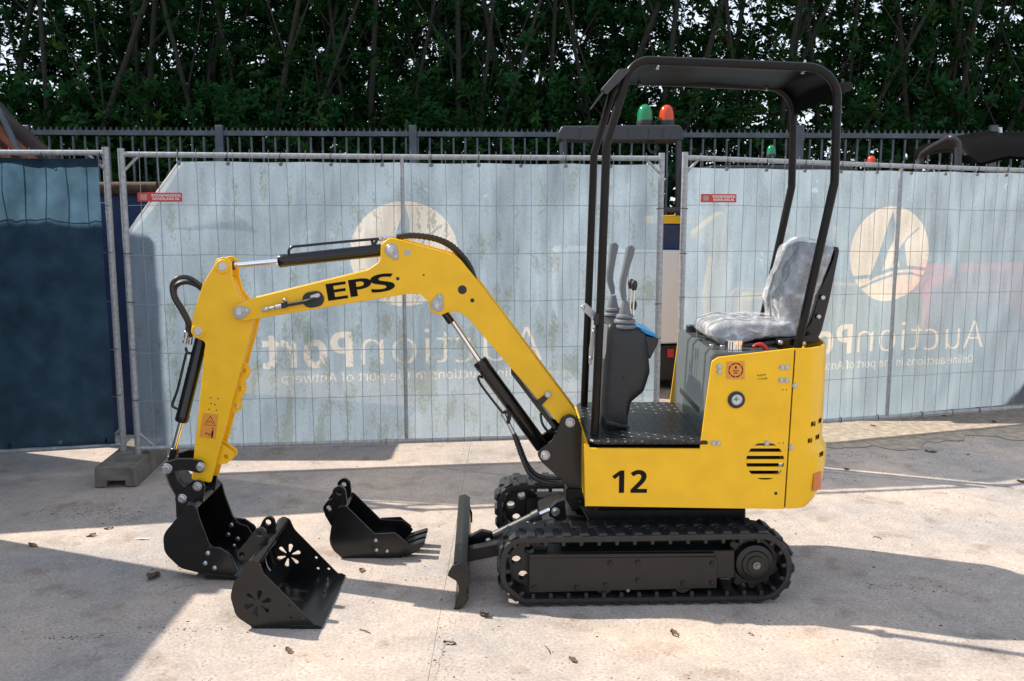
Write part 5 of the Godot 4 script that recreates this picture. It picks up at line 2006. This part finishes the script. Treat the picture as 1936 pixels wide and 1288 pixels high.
func build_boom(x: Node3D) -> void:
	var n := 4.085
	var w := 0.16
	# swing bracket
	var bp := [[1062, 790, 10], [1078, 783, 10], [1094, 793, 8], [1100, 812, 6], [1102, 925, 2], [1076, 922, 6], [1024, 874, 10], [1014, 858, 10], [1028, 845, 10], [1046, 832, 10]]
	for d in [4.045, 4.265]:
		one("swing_bracket", outline(bp, 4.045), d, d + 0.022, M.black, x, 0.003)
	one("swing_post", outline([[1072, 840, 0], [1102, 838, 0], [1104, 926, 0], [1074, 924, 0]], 4.07), 4.068, 4.262, M.black, x, 0.004)
	cyl("swing_pin", P(1090, 960, 4.165), P(1090, 905, 4.165), 0.035, M.frame_black, x)
	one("swing_mount", outline([[1070, 925, 2], [1112, 922, 0], [1112, 962, 0], [1082, 965, 4], [1070, 945, 4]], 4.09), 4.09, 4.25, M.frame_black, x, 0.006)
	bolt(1078, 799, 4.045, 9, x)
	bolt(1031, 861, 4.045, 9, x)
	# boom: two plates and a back
	var prof := [[442, 580, 9], [470, 566, 18], [694, 511, 18], [719, 494, 14], [720, 462, 14], [737, 449, 12], [762, 455, 20], [864, 483, 46], [902, 530, 30], [1094, 786, 8], [1062, 808, 6], [886, 603, 32], [868, 590, 18], [848, 590, 8], [832, 597, 14], [813, 590, 10], [811, 571, 14], [794, 555, 16], [770, 556, 10], [462, 607, 12], [441, 602, 10]]
	var boom := MB.new()
	# full-width box from the cylinder lugs back to the foot
	boom.prism(outline(prof, n, 6), -n, -n - 0.018, 0.0022)
	boom.prism(outline(prof, n, 6), -n - w + 0.018, -n - w, 0.0022)
	var web := [[505, 560, 6], [694, 514, 18], [742, 512, 6], [770, 470, 6], [862, 486, 46], [899, 531, 30], [1080, 774, 4], [1056, 792, 4], [885, 599, 32], [866, 587, 18], [820, 560, 20], [796, 552, 14], [770, 553, 10], [512, 596, 6]]
	boom.prism(outline(web, n, 5), -n - 0.016, -n - w + 0.016, 0.0)
	var bo := obj("boom", boom, M.yellow, x)
	pin_plate(453, 591, 12.5, 467, 587, 6.5, n, bo)
	pin_plate(740, 473, 12.5, 748, 485, 6.0, n, bo)
	pin_plate(827, 577, 12.5, 831.5, 562, 6.5, n, bo)
	for q in [[770, 478, 6.2, M.zinc_plate], [874, 548, 8.5, M.plastic], [893, 568, 4.0, M.plastic], [801, 520, 1.8, M.plastic], [752, 527, 3.4, M.plastic]]:  # flat discs, mostly dark, stand in for the bored holes and their shade
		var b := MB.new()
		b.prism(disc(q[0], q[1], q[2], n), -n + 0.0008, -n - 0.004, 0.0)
		obj("hole_disc", b, q[3], bo)
	# name painted along the boom
	for q in [["E", 635, 551.5], ["P", 679, 544], ["S", 724, 535.5]]:
		text("lettering", q[0], P(q[1], q[2], n - 0.0008), px_size(31.5, 4.16), 2.05 if q[0] != "S" else 2.35, 0.145, M.print_black, bo)
	# oval grommet with a hose end clipped to the plate
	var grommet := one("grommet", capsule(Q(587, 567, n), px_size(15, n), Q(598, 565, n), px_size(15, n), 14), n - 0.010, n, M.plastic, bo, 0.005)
	one("opening", capsule(Q(589, 566, n), px_size(9.5, n), Q(597, 565, n), px_size(9.5, n), 14), n - 0.0108, n - 0.004, M.plastic, grommet, 0.0)  # solid dark disc laid on in place of the shaded opening
	one("inner_tube", capsule(Q(590, 561, n), px_size(3, n), Q(602, 558, n), px_size(4, n), 8), n - 0.0118, n - 0.006, M.zinc, grommet, 0.001)
	hose("hose", [[602, 562, n + 0.005], [588, 567, n - 0.014], [570, 572, n - 0.015], [540, 577, n - 0.014]], n, 0.0085, bo)
	var fit := MB.new()
	add_cyl(fit, P(541, 577, n - 0.014), P(520, 581, n - 0.014), 0.0105, 12)
	add_cyl(fit, P(520, 581, n - 0.014), P(508, 584, n - 0.014), 0.0085, 6)
	add_cyl(fit, P(508, 584, n - 0.014), P(498, 586, n - 0.014), 0.0105, 12)
	add_cyl(fit, P(498, 586, n - 0.014), P(493, 588, n - 0.014), 0.006, 10)
	obj("hose_coupling", fit, M.zinc, bo)
	one("hose_clip", outline([[533, 571, 2], [543, 569, 2], [544, 581, 2], [534, 583, 2]], n), n - 0.026, n, M.plastic, bo, 0.003)
	bolt(538, 567, n - 0.02, 3.6, bo, M.zinc, true)
	# boom cylinder
	var lift := ram(x, MID, [838, 582], [906, 682], [1026, 846], px_size(14.0, MID), 0.0125, "boom_cylinder")
	cyl("rod_eye", P(832, 580, MID), P(854, 610, MID), 0.018, M.black, lift)
	cyl("cylinder_foot", P(1020, 838, MID), P(1033, 860, MID), 0.026, M.black, lift)
	tube_obj("hard_pipe", along([[912, 714, MID], [905, 712, MID - 0.03], [906, 722, MID - 0.04], [922, 745, MID - 0.042], [951, 782, MID - 0.042]], MID, 6), 0.0058, M.black, lift, 8)
	var un := MB.new()
	add_cyl(un, P(951, 782, MID - 0.042), P(961, 800, MID - 0.044), 0.011, 6)
	add_cyl(un, P(961, 800, MID - 0.044), P(972, 822, MID - 0.046), 0.0095, 12)
	obj("coupling", un, M.zinc, lift)
	hose("hose", [[950, 786, MID - 0.03], [958, 777, MID - 0.045], [963, 788, MID - 0.052], [960, 800, MID - 0.05]], MID, 0.009, lift)
	hose("hose", [[972, 820, MID - 0.046], [980, 845, MID - 0.05], [990, 872, MID - 0.06], [1004, 898, MID - 0.07], [1030, 912, MID - 0.08], [1066, 915, MID - 0.08]], MID, 0.011, lift)
	hose("hose", [[976, 826, MID - 0.02], [985, 850, MID - 0.03], [996, 876, MID - 0.04], [1012, 896, MID - 0.05], [1036, 904, MID - 0.06], [1070, 905, MID - 0.06]], MID, 0.010, lift)
	hose("hose", [[1022, 782, MID - 0.03], [1025, 800, MID - 0.05], [1036, 815, MID - 0.05], [1052, 818, MID - 0.03]], MID, 0.006, bo)
	# black guard strip under the boom, with its clamp
	one("guard_strip", outline([[966, 698, 0], [1012, 757, 3], [1020, 764, 3], [1056, 812, 2], [1046, 812, 2], [1012, 768, 3], [966, 707, 0]], n + 0.02), n + 0.02, n + w - 0.02, M.black, bo, 0.002)
	one("clamp_strap", outline([[1014, 758, 2], [1035, 742, 4], [1041, 748, 4], [1022, 768, 2]], n), n - 0.007, n, M.black, bo, 0.001)
	bolt(1036, 746, n - 0.007, 6, bo)
	# arm cylinder on top of the boom
	var dip := ram(x, MID, [432, 503], [527, 494], [722, 473], px_size(12.0, MID), 0.0135, "arm_cylinder")
	cyl("rod_eye", P(424, 504, MID), P(444, 502, MID), 0.020, M.black, dip)
	tube_obj("hard_pipe", along([[547, 484, MID - 0.01], [546, 474, MID - 0.012], [553, 467, MID - 0.012], [570, 465, MID - 0.012], [640, 458, MID - 0.012], [722, 451, MID - 0.012]], MID, 6), 0.0062, M.black, dip, 8)
	one("pipe_stay", outline([[701, 455, 0], [706, 455, 0], [708, 468, 0], [703, 469, 0]], MID - 0.012), MID - 0.018, MID - 0.006, M.black, dip, 0.001)
	tube_obj("pipe_stay", along([[708, 466], [710, 458], [714, 453]], MID - 0.012, 5), 0.006, M.black, dip, 8)
	un = MB.new()
	add_cyl(un, P(716, 452, MID - 0.012), P(724, 451, MID - 0.012), 0.010, 6)
	add_cyl(un, P(724, 451, MID - 0.012), P(751, 447, MID - 0.012), 0.0105, 12)
	obj("coupling", un, M.zinc, dip)
	hose("hose", [[751, 447, MID - 0.012], [780, 444, MID - 0.01], [820, 449, MID], [852, 462, MID + 0.01], [876, 485, MID + 0.01], [890, 506, MID + 0.01], [898, 528, MID + 0.01]], MID, 0.0105, dip)
	hose("hose", [[748, 450, MID + 0.03], [782, 447, MID + 0.03], [822, 453, MID + 0.035], [850, 466, MID + 0.04], [872, 488, MID + 0.04], [890, 520, MID + 0.04]], MID, 0.0105, dip)

func build_arm(x: Node3D) -> void:
	var n := 4.105
	var w := 0.12
	var arm := MB.new()
	var prof := [[404, 503, 12], [409, 489, 8], [424, 486, 10], [437, 494, 8], [438, 524, 40], [446, 552, 30], [466, 578, 14], [480, 600, 10], [474, 628, 20], [398, 913, 3], [362, 907, 3], [388, 646, 14], [374, 641, 10], [361, 628, 10], [364, 596, 40], [384, 535, 80]]
	arm.prism(outline(prof, n, 7), -n, -n - 0.014, 0.0022)
	arm.prism(outline(prof, n, 7), -n - w + 0.014, -n - w, 0.0022)
	var web := [[392, 540, 30], [420, 524, 6], [434, 528, 20], [444, 556, 30], [462, 580, 12], [474, 602, 10], [470, 628, 20], [392, 905, 3], [366, 900, 3], [392, 650, 14], [372, 634, 6], [367, 600, 40]]
	arm.prism(outline(web, n, 6), -n - 0.012, -n - w + 0.012, 0.0)
	var a := obj("arm", arm, M.yellow, x)
	for q in [[421, 504, 13.5, 8.5], [375, 626, 13.5, 8.0]]:
		var boss := MB.new()
		boss.prism(disc(q[0], q[1], q[2], n, 28), -n + 0.007, -n - 0.002, 0.003)
		var bz := obj("pin_boss", boss, M.yellow, a)
		boss = MB.new()
		boss.prism(disc(q[0], q[1], q[3], n, 24), -n + 0.0095, -n + 0.002, 0.002)
		obj("pin", boss, M.zinc, bz)
	cyl("pin_tube", P(421, 504, n), P(421, 504, n) + Vector3(0, 0, -w), 0.022, M.steel, a)
	# holed thumb bracket and hook lug behind the arm
	cut_plate("holed_bracket", outline([[446, 684, 2], [459, 683, 4], [473, 697, 8], [470, 712, 6], [461, 723, 5], [465, 735, 6], [461, 747, 6], [454, 754, 5], [457, 768, 6], [450, 779, 4], [428, 782, 0]], 4.14), [disc(461, 701, 5, 4.14, 14), disc(453, 735, 5, 4.14, 14), disc(445.5, 768, 5, 4.14, 14)], 4.14, 4.158, M.yellow, a)
	for d in [4.13, 4.185]:
		cut_plate("hook_lug", outline([[412, 838, 0], [424, 845, 3], [441, 858, 5], [440, 868, 4], [428, 877, 5], [402, 879, 0]], 4.13), [disc(427, 864, 5, 4.13, 14)], d, d + 0.014, M.yellow, a)
	for q in [[398, 752], [412, 754], [399, 763], [406, 765], [395, 774], [409, 776]]:
		bolt(q[0], q[1], n, 1.3, a, M.plastic, true, "rivet_or_hole")  # dark domes stand in for the shaded bores of small holes
	# warning sticker
	var sticker := one("warning_sticker", outline([[384, 781, 1], [413, 784, 1], [407, 830, 1], [377, 826, 1]], n), n - 0.0012, n, M.orange_label, a, 0.0)
	var b := MB.new()
	var tri := [P(398, 787, n - 0.0018), P(386, 803, n - 0.0018), P(407, 805, n - 0.0018)]
	b.tube([tri[0], tri[1], tri[2], tri[0]], 0.0012, 4)
	b.tube([P(392, 800, n - 0.0018), P(397, 796, n - 0.0018), P(402, 801, n - 0.0018)], 0.0012, 4)
	b.tube([P(388, 820, n - 0.0018), P(397, 821, n - 0.0018)], 0.0013, 4)
	b.tube([P(388, 820, n - 0.0018), P(391, 818, n - 0.0018)], 0.0013, 4)
	b.tube([P(397, 821, n - 0.0018), P(394, 823, n - 0.0018)], 0.0013, 4)
	b.tube([P(402, 814, n - 0.0018), P(401, 821, n - 0.0018), P(400, 828, n - 0.0018)], [0.0030, 0.0048, 0.0026], 6)
	b.lathe([Vector2(0, 0), Vector2(0.0032, 0), Vector2(0.0032, 0.001), Vector2(0, 0.001)], 10, axis(P(402.5, 810.5, n - 0.0012), Vector3.BACK))
	obj("pictogram", b, M.print_black, sticker)
	# bucket cylinder in front of the arm
	var curl := ram(x, MID, [326, 862], [342.5, 797], [381, 640], px_size(12.2, MID), 0.0125, "bucket_cylinder")
	cyl("rod_eye", P(331, 848, MID), P(324, 872, MID), 0.018, M.black, curl)
	tube_obj("hard_pipe", along([[352, 668, MID - 0.012], [349, 680, MID - 0.012], [336, 735, MID - 0.012], [326, 764, MID - 0.012], [330, 771, MID - 0.012], [338, 774, MID - 0.01]], MID, 6), 0.0062, M.black, curl, 8)
	tube_obj("pipe_stay", along([[351, 657], [354, 667], [362, 668]], MID - 0.012, 5), 0.0065, M.black, curl, 8)
	var un := MB.new()
	add_cyl(un, P(353, 626, MID - 0.012), P(351, 641, MID - 0.012), 0.0105, 12)
	add_cyl(un, P(351, 641, MID - 0.012), P(348, 650, MID - 0.012), 0.011, 6)
	add_cyl(un, P(361, 636, MID + 0.01), P(359, 652, MID + 0.01), 0.010, 12)
	obj("coupling", un, M.zinc, curl)
	hose("hose", [[354, 628, MID - 0.012], [355, 612, MID - 0.012], [343, 588, MID - 0.012], [328, 562, MID - 0.012], [325, 540, MID - 0.012], [334, 527, MID - 0.01], [350, 524, MID], [366, 530, MID + 0.01], [382, 543, MID + 0.02]], MID, 0.0105, curl)
	hose("hose", [[361, 636, MID + 0.01], [358, 610, MID + 0.02], [346, 586, MID + 0.02], [332, 562, MID + 0.02], [331, 545, MID + 0.02], [340, 536, MID + 0.02], [356, 534, MID + 0.02], [372, 540, MID + 0.02], [382, 548, MID + 0.03]], MID, 0.0105, curl)
	# bucket links
	var ln := 4.085
	for d in [ln, 4.245]:
		var link := one("guide_link", outline([[305, 886, 10], [316, 872, 10], [335, 866, 20], [360, 866, 20], [383, 870, 10], [391, 882, 10], [384, 893, 10], [374, 893, 8], [350, 887, 20], [328, 892, 14], [318, 900, 8]], ln), d - 0.014, d, M.black, x, 0.003)
		if d == ln:
			bolt(316, 886, ln - 0.014, 9.5, link)
			bolt(379.5, 883, ln - 0.014, 8.5, link)
	one("push_link", outline([[306, 884, 8], [318, 872, 6], [334, 888, 8], [338, 905, 24], [352, 920, 20], [362, 936, 10], [358, 952, 10], [344, 957, 10], [332, 948, 10], [316, 918, 20]], 4.10), 4.10, 4.235, M.black, x, 0.012)

func shell_rows(prof: PackedVector2Array, d0: float, d1: float, seg := 2) -> Array:
	var rows := []
	for i in seg + 1:
		var row := PackedVector3Array()
		for q in prof:
			row.append(Vector3(q.x, q.y, -lerpf(d0, d1, float(i) / seg)))
		rows.append(row)
	return rows

func open_curve(pts: Array, d: float, seg := 8) -> PackedVector2Array:
	var o := PackedVector2Array()
	for q in filleted(pts, seg, false):
		o.append(Q(q.x, q.y, d))
	return o

func bent_plate(b: MB, prof: PackedVector2Array, d0: float, d1: float, th: float) -> void:
	# a curved sheet of some thickness: ribbon polygon extruded
	var k := prof.size()
	var ribbon := PackedVector2Array(prof)
	for i in range(k - 1, -1, -1):
		var e := (prof[mini(i + 1, k - 1)] - prof[maxi(i - 1, 0)]).normalized()
		ribbon.append(prof[i] + Vector2(-e.y, e.x) * th)
	b.prism(ribbon, -d0, -d1, 0.001, 35.0)

func build_work_bucket(x: Node3D) -> void:
	var n := 3.975
	var f := 4.355
	# back and floor of the bucket, top bar, then the two cheeks
	var b := MB.new()
	bent_plate(b, open_curve([[358, 964, 0], [343, 978, 14], [313, 1010, 36], [316, 1050, 36], [345, 1076, 30], [392, 1084, 20], [452, 1092, 0]], n + 0.008), n + 0.008, f - 0.008, 0.010)
	var bucket := obj("bucket", b, M.black, x)
	var cheek := [[346, 970, 6], [348, 957, 10], [360, 952, 8], [371, 960, 6], [376, 980, 10], [394, 1028, 20], [430, 1062, 10], [444, 1078, 4], [442, 1090, 2], [388, 1087, 20], [340, 1075, 30], [310, 1046, 30], [307, 1012, 30], [332, 982, 16]]
	for d in [n, f - 0.012]:
		one("cheek_plate", outline(cheek, n, 6), d, d + 0.012, M.black, bucket, 0.003)
	var c0 := P(359, 961, n)
	cyl("top_bar", c0 + Vector3(0, 0, -0.004), c0 + Vector3(0, 0, -(f - n) + 0.004), 0.024, M.black, bucket)
	# side cutters bolted on
	for d in [n - 0.012, f]:
		var cut := one("side_cutter", outline([[384, 1042, 6], [392, 1034, 6], [415, 1036, 10], [436, 1050, 14], [448, 1080, 6], [446, 1086, 3], [392, 1080, 8]], n - 0.012), d, d + 0.012, M.black, bucket, 0.003)
		if d < n:
			for q in [[393, 1046], [388, 1065], [406, 1074]]:
				bolt(q[0], q[1], n - 0.013, 5.0, cut, M.zinc, true)
	one("side_cutter", outline([[438, 983, 2], [470, 992, 4], [486, 1018, 2], [466, 1024, 2], [440, 1022, 4], [432, 1000, 2]], f), f - 0.02, f - 0.010, M.black, bucket, 0.003)
	for q in [[437, 993], [431, 1011], [449, 1019]]:
		bolt(q[0], q[1], f - 0.021, 4.6, bucket, M.zinc, true)
	one("cutting_edge", outline([[388, 1085, 0], [460, 1090, 0], [466, 1094, 2], [440, 1097, 2], [386, 1092, 0]], n), n - 0.004, f + 0.004, M.black, bucket, 0.002)
	for q in [[442, 1032], [460, 1034], [445, 1055]]:
		bolt(q[0], q[1], 4.20, 3.6, bucket, M.zinc, true)
	# ears that take the arm pin and the link pin
	for d in [4.075, 4.25]:
		var ear := one("ear_plate", outline([[360, 918, 14], [372, 904, 14], [388, 914, 10], [387, 935, 10], [384, 950, 6], [366, 966, 4], [340, 980, 2], [334, 978, 2], [333, 950, 4], [331, 938, 8], [345, 930, 8]], 4.07), d - 0.016, d, M.black, bucket, 0.003)
		if d < 4.1:
			bolt(373, 920, d - 0.016, 8.5, ear)
			bolt(345, 943, d - 0.016, 8.5, ear)

# ---------------------------------------------------------------- spare buckets on the ground
func build_spare_buckets():
	# wide drainage bucket with petal-shaped holes
	var n := 3.485
	var f := 4.01
	var t := thing("ditching_bucket", "wide black bucket with flower-shaped holes cut in its cheeks", "bucket", Vector3(-0.9, 0, -3.75), "digger buckets standing on the ground")
	var b := MB.new()
	# back and floor sheet, with rows of long openings through the back
	var raw := open_curve([[476, 1070, 0], [458, 1084, 20], [438, 1110, 40], [444, 1160, 40], [480, 1189, 24], [600, 1191, 0]], n + 0.006)
	var arc := []
	var total := 0.0
	for i in raw.size() - 1:
		total += raw[i].distance_to(raw[i + 1])
	var run := 0.0
	for i in raw.size() - 1:
		var l := raw[i].distance_to(raw[i + 1])
		while arc.size() <= 60 and run + l >= total * arc.size() / 60.0 - 0.00001:
			arc.append(raw[i].lerp(raw[i + 1], clampf((total * arc.size() / 60.0 - run) / l, 0.0, 1.0)))
		run += l
	var outer := []
	var inner := []
	for i in arc.size():
		var e: Vector2 = (arc[mini(i + 1, arc.size() - 1)] - arc[maxi(i - 1, 0)]).normalized()
		var ro := PackedVector3Array()
		var ri := PackedVector3Array()
		for k in 37:
			var z := -lerpf(n + 0.006, f - 0.006, k / 36.0)
			ro.append(Vector3(arc[i].x, arc[i].y, z))
			ri.append(Vector3(arc[i].x - e.y * 0.007, arc[i].y + e.x * 0.007, z))
		outer.append(ro)
		inner.append(ri)
	var gaps := {}
	for c in [5, 11, 17, 23, 29]:
		for w in 2:
			for i in range(6, 15):
				gaps[Vector2i(i, c + w)] = true
			for i in range(18, 26):
				gaps[Vector2i(i, c + 3 + w)] = true
	b.skin(outer, false, 1.0, [], gaps)
	b.skin(inner, false, -1.0, [], gaps)
	obj("shell", b, M.black, t)
	# the slots in the back, seen from inside
	var petals := func(u: float, v: float, r0: float, r1: float, d: float, a0: float) -> Array:
		var out := []
		var c := Q(u, v, d)
		for i in 6:
			var e := Vector2.from_angle(TAU * i / 6 + a0)
			out.append(capsule(c + e * px_size(r0, d), px_size(1.8, d), c + e * px_size(r1, d), px_size(4.9, d), 8))
		return out
	var cheek := [[459, 1082, 8], [461, 1066, 12], [474, 1058, 10], [488, 1064, 10], [498, 1086, 20], [540, 1128, 10], [592, 1180, 2], [604, 1188, 1], [602, 1192, 0], [484, 1191, 20], [446, 1166, 30], [435, 1128, 30], [442, 1100, 20]]
	var holes: Array = petals.call(487, 1141, 9, 23, n, 0.30)
	for q in [[546, 1146], [550, 1169], [573, 1170]]:
		holes.append(disc(q[0], q[1], 3.4, n, 12))
	cut_plate("cheek_plate", outline(cheek, n, 6), holes, n, n + 0.010, M.black, t)
	cut_plate("cheek_plate", outline(cheek, n, 6), holes, f - 0.010, f, M.black, t)
	var c0 := P(475, 1070, n)
	cyl("top_bar", c0 + Vector3(0, 0, -0.005), c0 + Vector3(0, 0, -(f - n) + 0.005), 0.024, M.black, t)
	one("cutting_edge", outline([[548, 1182, 0], [600, 1181, 0], [610, 1186, 1], [600, 1193, 0], [548, 1192, 0]], n), n - 0.004, f + 0.004, M.black, t, 0.001)
	for d in [3.66, 3.80]:
		var ear := [[478, 1080, 0], [462, 1068, 4], [446, 1070, 10], [440, 1056, 10], [452, 1040, 12], [468, 1026, 12], [476, 1008, 14], [494, 1006, 14], [500, 1028, 10], [498, 1062, 4]]
		var e := []
		for q in ear:
			e.append([q[0] - 4 + (d - 3.66) * 0, q[1] + 4, q[2]])
		cut_plate("ear_plate", outline(e, n + 0.1, 5), [disc(480, 1022, 6.5, n + 0.1, 14), disc(447, 1062, 6.0, n + 0.1, 14)], d, d + 0.018, M.black, t)
	# narrow trenching bucket with two teeth
	n = 4.24
	f = 4.46
	t = thing("trenching_bucket", "narrow black trenching bucket with pointed teeth", "bucket", Vector3(-0.65, 0, -4.35), "digger buckets standing on the ground")
	b = MB.new()
	bent_plate(b, open_curve([[640, 972, 0], [626, 996, 12], [621, 1030, 30], [648, 1058, 20], [700, 1061, 0], [760, 1055, 0]], n + 0.006), n + 0.006, f - 0.006, 0.008)
	obj("shell", b, M.black, t)
	var ch := [[636, 968, 6], [640, 957, 9], [654, 957, 8], [708, 1010, 4], [752, 1012, 4], [772, 1030, 2], [760, 1050, 2], [740, 1056, 2], [700, 1060, 4], [652, 1060, 14], [628, 1040, 20], [623, 1010, 20], [634, 986, 8]]
	for d in [n, f - 0.010]:
		one("cheek_plate", outline(ch, n, 6), d, d + 0.010, M.black, t, 0.002)
	for d in [n - 0.010, f]:
		var cut := one("side_cutter", outline([[706, 1010, 2], [746, 1008, 4], [768, 1026, 1], [766, 1034, 1], [750, 1050, 3], [712, 1052, 3], [704, 1030, 2]], n - 0.01), d, d + 0.010, M.black, t, 0.002)
		if d < n:
			for q in [[710.5, 1022], [712, 1040.5], [732, 1042.5]]:
				bolt(q[0], q[1], n - 0.011, 4.0, cut, M.zinc, true)
	var c1 := P(645, 966, n)
	cyl("top_bar", c1 + Vector3(0, 0, -0.004), c1 + Vector3(0, 0, -(f - n) + 0.004), 0.022, M.black, t)
	for d in [n + 0.01, n + 0.085, n + 0.16]:
		one("tooth", outline([[752, 1050, 1], [768, 1034, 1], [800, 1024, 1], [803, 1028, 1], [790, 1043, 2], [765, 1054, 1]], n + 0.01), d, d + 0.045, M.black, t, 0.004)
	for d in [n + 0.035, n + 0.165]:
		cut_plate("ear_plate", outline([[626, 930, 8], [638, 922, 10], [650, 930, 8], [653, 955, 4], [640, 985, 4], [626, 1004, 2], [612, 980, 6], [607, 964, 8], [616, 952, 8], [625, 948, 4]], n, 5), [disc(638, 936, 5.2, n, 14), disc(619, 966, 6.0, n, 14)], d, d + 0.018, M.black, t)

# ---------------------------------------------------------------- fallen leaves and grit
func dead_leaf_mesh(sd: int) -> Mesh:
	var r := RandomNumberGenerator.new()
	r.seed = sd
	var b := MB.new()
	var rows := []
	var curl := r.randf_range(0.3, 1.0)
	for i in 7:
		var f := i / 6.0
		var w := 0.021 * sin(PI * clampf(f * 0.94 + 0.03, 0, 1)) * (1.0 + 0.2 * sin(f * 17.0 + sd))
		var row := PackedVector3Array()
		for j in 5:
			var s := j / 2.0 - 1.0
			row.append(Vector3((f - 0.5) * 0.075, 0.003 + 0.014 * curl * s * s + 0.010 * sin(f * 3.0 + sd) * curl + 0.003 * sin(f * 11.0 + s * 4.0), s * w))
		rows.append(row)
	b.skin(rows, false, -1.0)
	return b.mesh()

func build_litter():
	var r := RandomNumberGenerator.new()
	r.seed = 31
	var kinds := [dead_leaf_mesh(1), dead_leaf_mesh(2), dead_leaf_mesh(3), dead_leaf_mesh(5)]
	var spots := [[290, 1092, 1.7], [62, 1033, 1.0], [205, 1000, 0.8], [172, 1014, 0.8], [684, 1080, 0.8], [916, 1165, 1.1], [850, 1217, 0.9], [546, 1233, 0.8], [1083, 1250, 0.8], [1275, 1200, 0.9], [1760, 855, 1.3], [1600, 888, 0.9], [1932, 912, 1.2], [1830, 860, 0.6], [1420, 1200, 0.5], [1785, 788, 1.0], [1650, 806, 1.0], [1880, 800, 1.1], [1710, 800, 0.8]]
	var k := 0
	for s in spots:
		var p := G(s[0], s[1])
		var sc: float = s[2] * 0.78
		var o := put("dead_leaf", kinds[k % 4], M.dry_leaf, self, Transform3D(Basis(Vector3.UP, r.randf() * TAU).scaled(Vector3.ONE * sc), p + Vector3(0, 0.0, 0)))
		tag(o, "curled brown dead leaf lying on the ground", "leaf", "dead leaves scattered on the ground")
		k += 1
	# twigs
	for s in [[1035, 1230, 0.07, 1.3], [1148, 965, 0.05, 0.4], [690, 1195, 0.06, 0.6], [1380, 955, 0.06, 2.5], [1660, 1018, 0.05, 1.0]]:
		var p := G(s[0], s[1])
		var b := MB.new()
		var e: Vector3 = Vector3(cos(s[3]), 0, sin(s[3])) * s[2]
		b.tube([p - e * 0.5 + Vector3(0, 0.003, 0), p + Vector3(0.004, 0.006, 0.003), p + e * 0.5 + Vector3(0, 0.003, 0)], [0.0016, 0.0024, 0.0012], 5)
		tag(obj("twig", b, M.twig), "thin dry twig lying on the concrete", "twig", "twigs on the concrete")
	# scraps of white paper
	for s in [[268, 1020, 0.035], [1200, 1046, 0.02]]:
		var p := G(s[0], s[1])
		var b := MB.new()
		b.skin([PackedVector3Array([p + Vector3(-s[2], 0.002, 0.008), p + Vector3(0, 0.006, 0.010), p + Vector3(s[2], 0.003, 0.004)]), PackedVector3Array([p + Vector3(-s[2] * 0.8, 0.003, -0.010), p + Vector3(0, 0.004, -0.008), p + Vector3(s[2] * 0.9, 0.002, -0.012)])], false, 1.0)
		tag(obj("paper_scrap", b, M.paper), "small torn scrap of white paper on the concrete", "paper", "paper scraps on the concrete")
	# grit, crumbs of earth and leaf bits nobody could count
	var grit := MB.new()
	grit.lathe([Vector2(0, -0.5), Vector2(0.8, -0.3), Vector2(1.0, 0.1), Vector2(0.5, 0.55), Vector2(0, 0.6)], 5, Transform3D.IDENTITY)
	var mm := MultiMesh.new()
	mm.transform_format = MultiMesh.TRANSFORM_3D
	mm.use_colors = true
	mm.mesh = grit.mesh()
	var where := []
	var clump := noise(0.8, FastNoiseLite.TYPE_SIMPLEX_SMOOTH, 3, 77)
	while where.size() < 5200:
		var p := Vector3(r.randf_range(-3.2, 4.4), 0, -r.randf_range(2.6, 7.4))
		var c := clump.get_noise_2d(p.x * 2.0, p.z * 2.0)
		var dense := 0.10 + maxf(0.0, c) * 0.9
		if p.z < -6.0 and p.x > 1.4:
			dense = 1.0
		if (p - G(190, 968)).length() < 0.28:
			dense = 1.0
		if r.randf() > dense:
			continue
		where.append(p)
	for c in [[190, 968, 260, 0.20, 0.045], [130, 1206, 60, 0.10, 0.01], [330, 1190, 90, 0.14, 0.03], [1260, 885, 50, 0.08, 0.02], [1560, 905, 120, 0.16, 0.03], [1590, 860, 80, 0.12, 0.03], [1700, 1110, 110, 0.12, 0.04], [1750, 795, 500, 0.9, 0.10], [1900, 815, 300, 0.5, 0.12], [790, 850, 60, 0.12, 0.03], [900, 1120, 50, 0.06, 0.12], [840, 1210, 90, 0.03, 0.22], [240, 1065, 60, 0.2, 0.05]]:
		for i in c[2]:
			where.append(G(c[0], c[1]) + Vector3(r.randfn(0, c[3]), 0, r.randfn(0, c[4])))
	mm.instance_count = where.size()
	for i in where.size():
		var big := r.randf() * r.randf() * r.randf()
		var s := 0.0013 + 0.0048 * big
		mm.set_instance_transform(i, Transform3D(Basis.from_euler(Vector3(r.randf(), r.randf() * TAU, r.randf())).scaled(Vector3(s * r.randf_range(0.8, 2.2), s * 0.7, s)), where[i] + Vector3(0, s * 0.3, 0)))
		var g := r.randf_range(0.4, 1.4)
		mm.set_instance_color(i, Color(0.13 * g, 0.10 * g, 0.075 * g))
	var o := MultiMeshInstance3D.new()
	o.name = "grit"
	o.multimesh = mm
	M.grit = mat(Color.WHITE, 0.95)
	M.grit.vertex_color_use_as_albedo = true
	o.material_override = M.grit
	o.set_meta("kind", "stuff")
	tag(o, "loose grit and crumbs of earth strewn over the concrete", "grit")
	add_child(o)
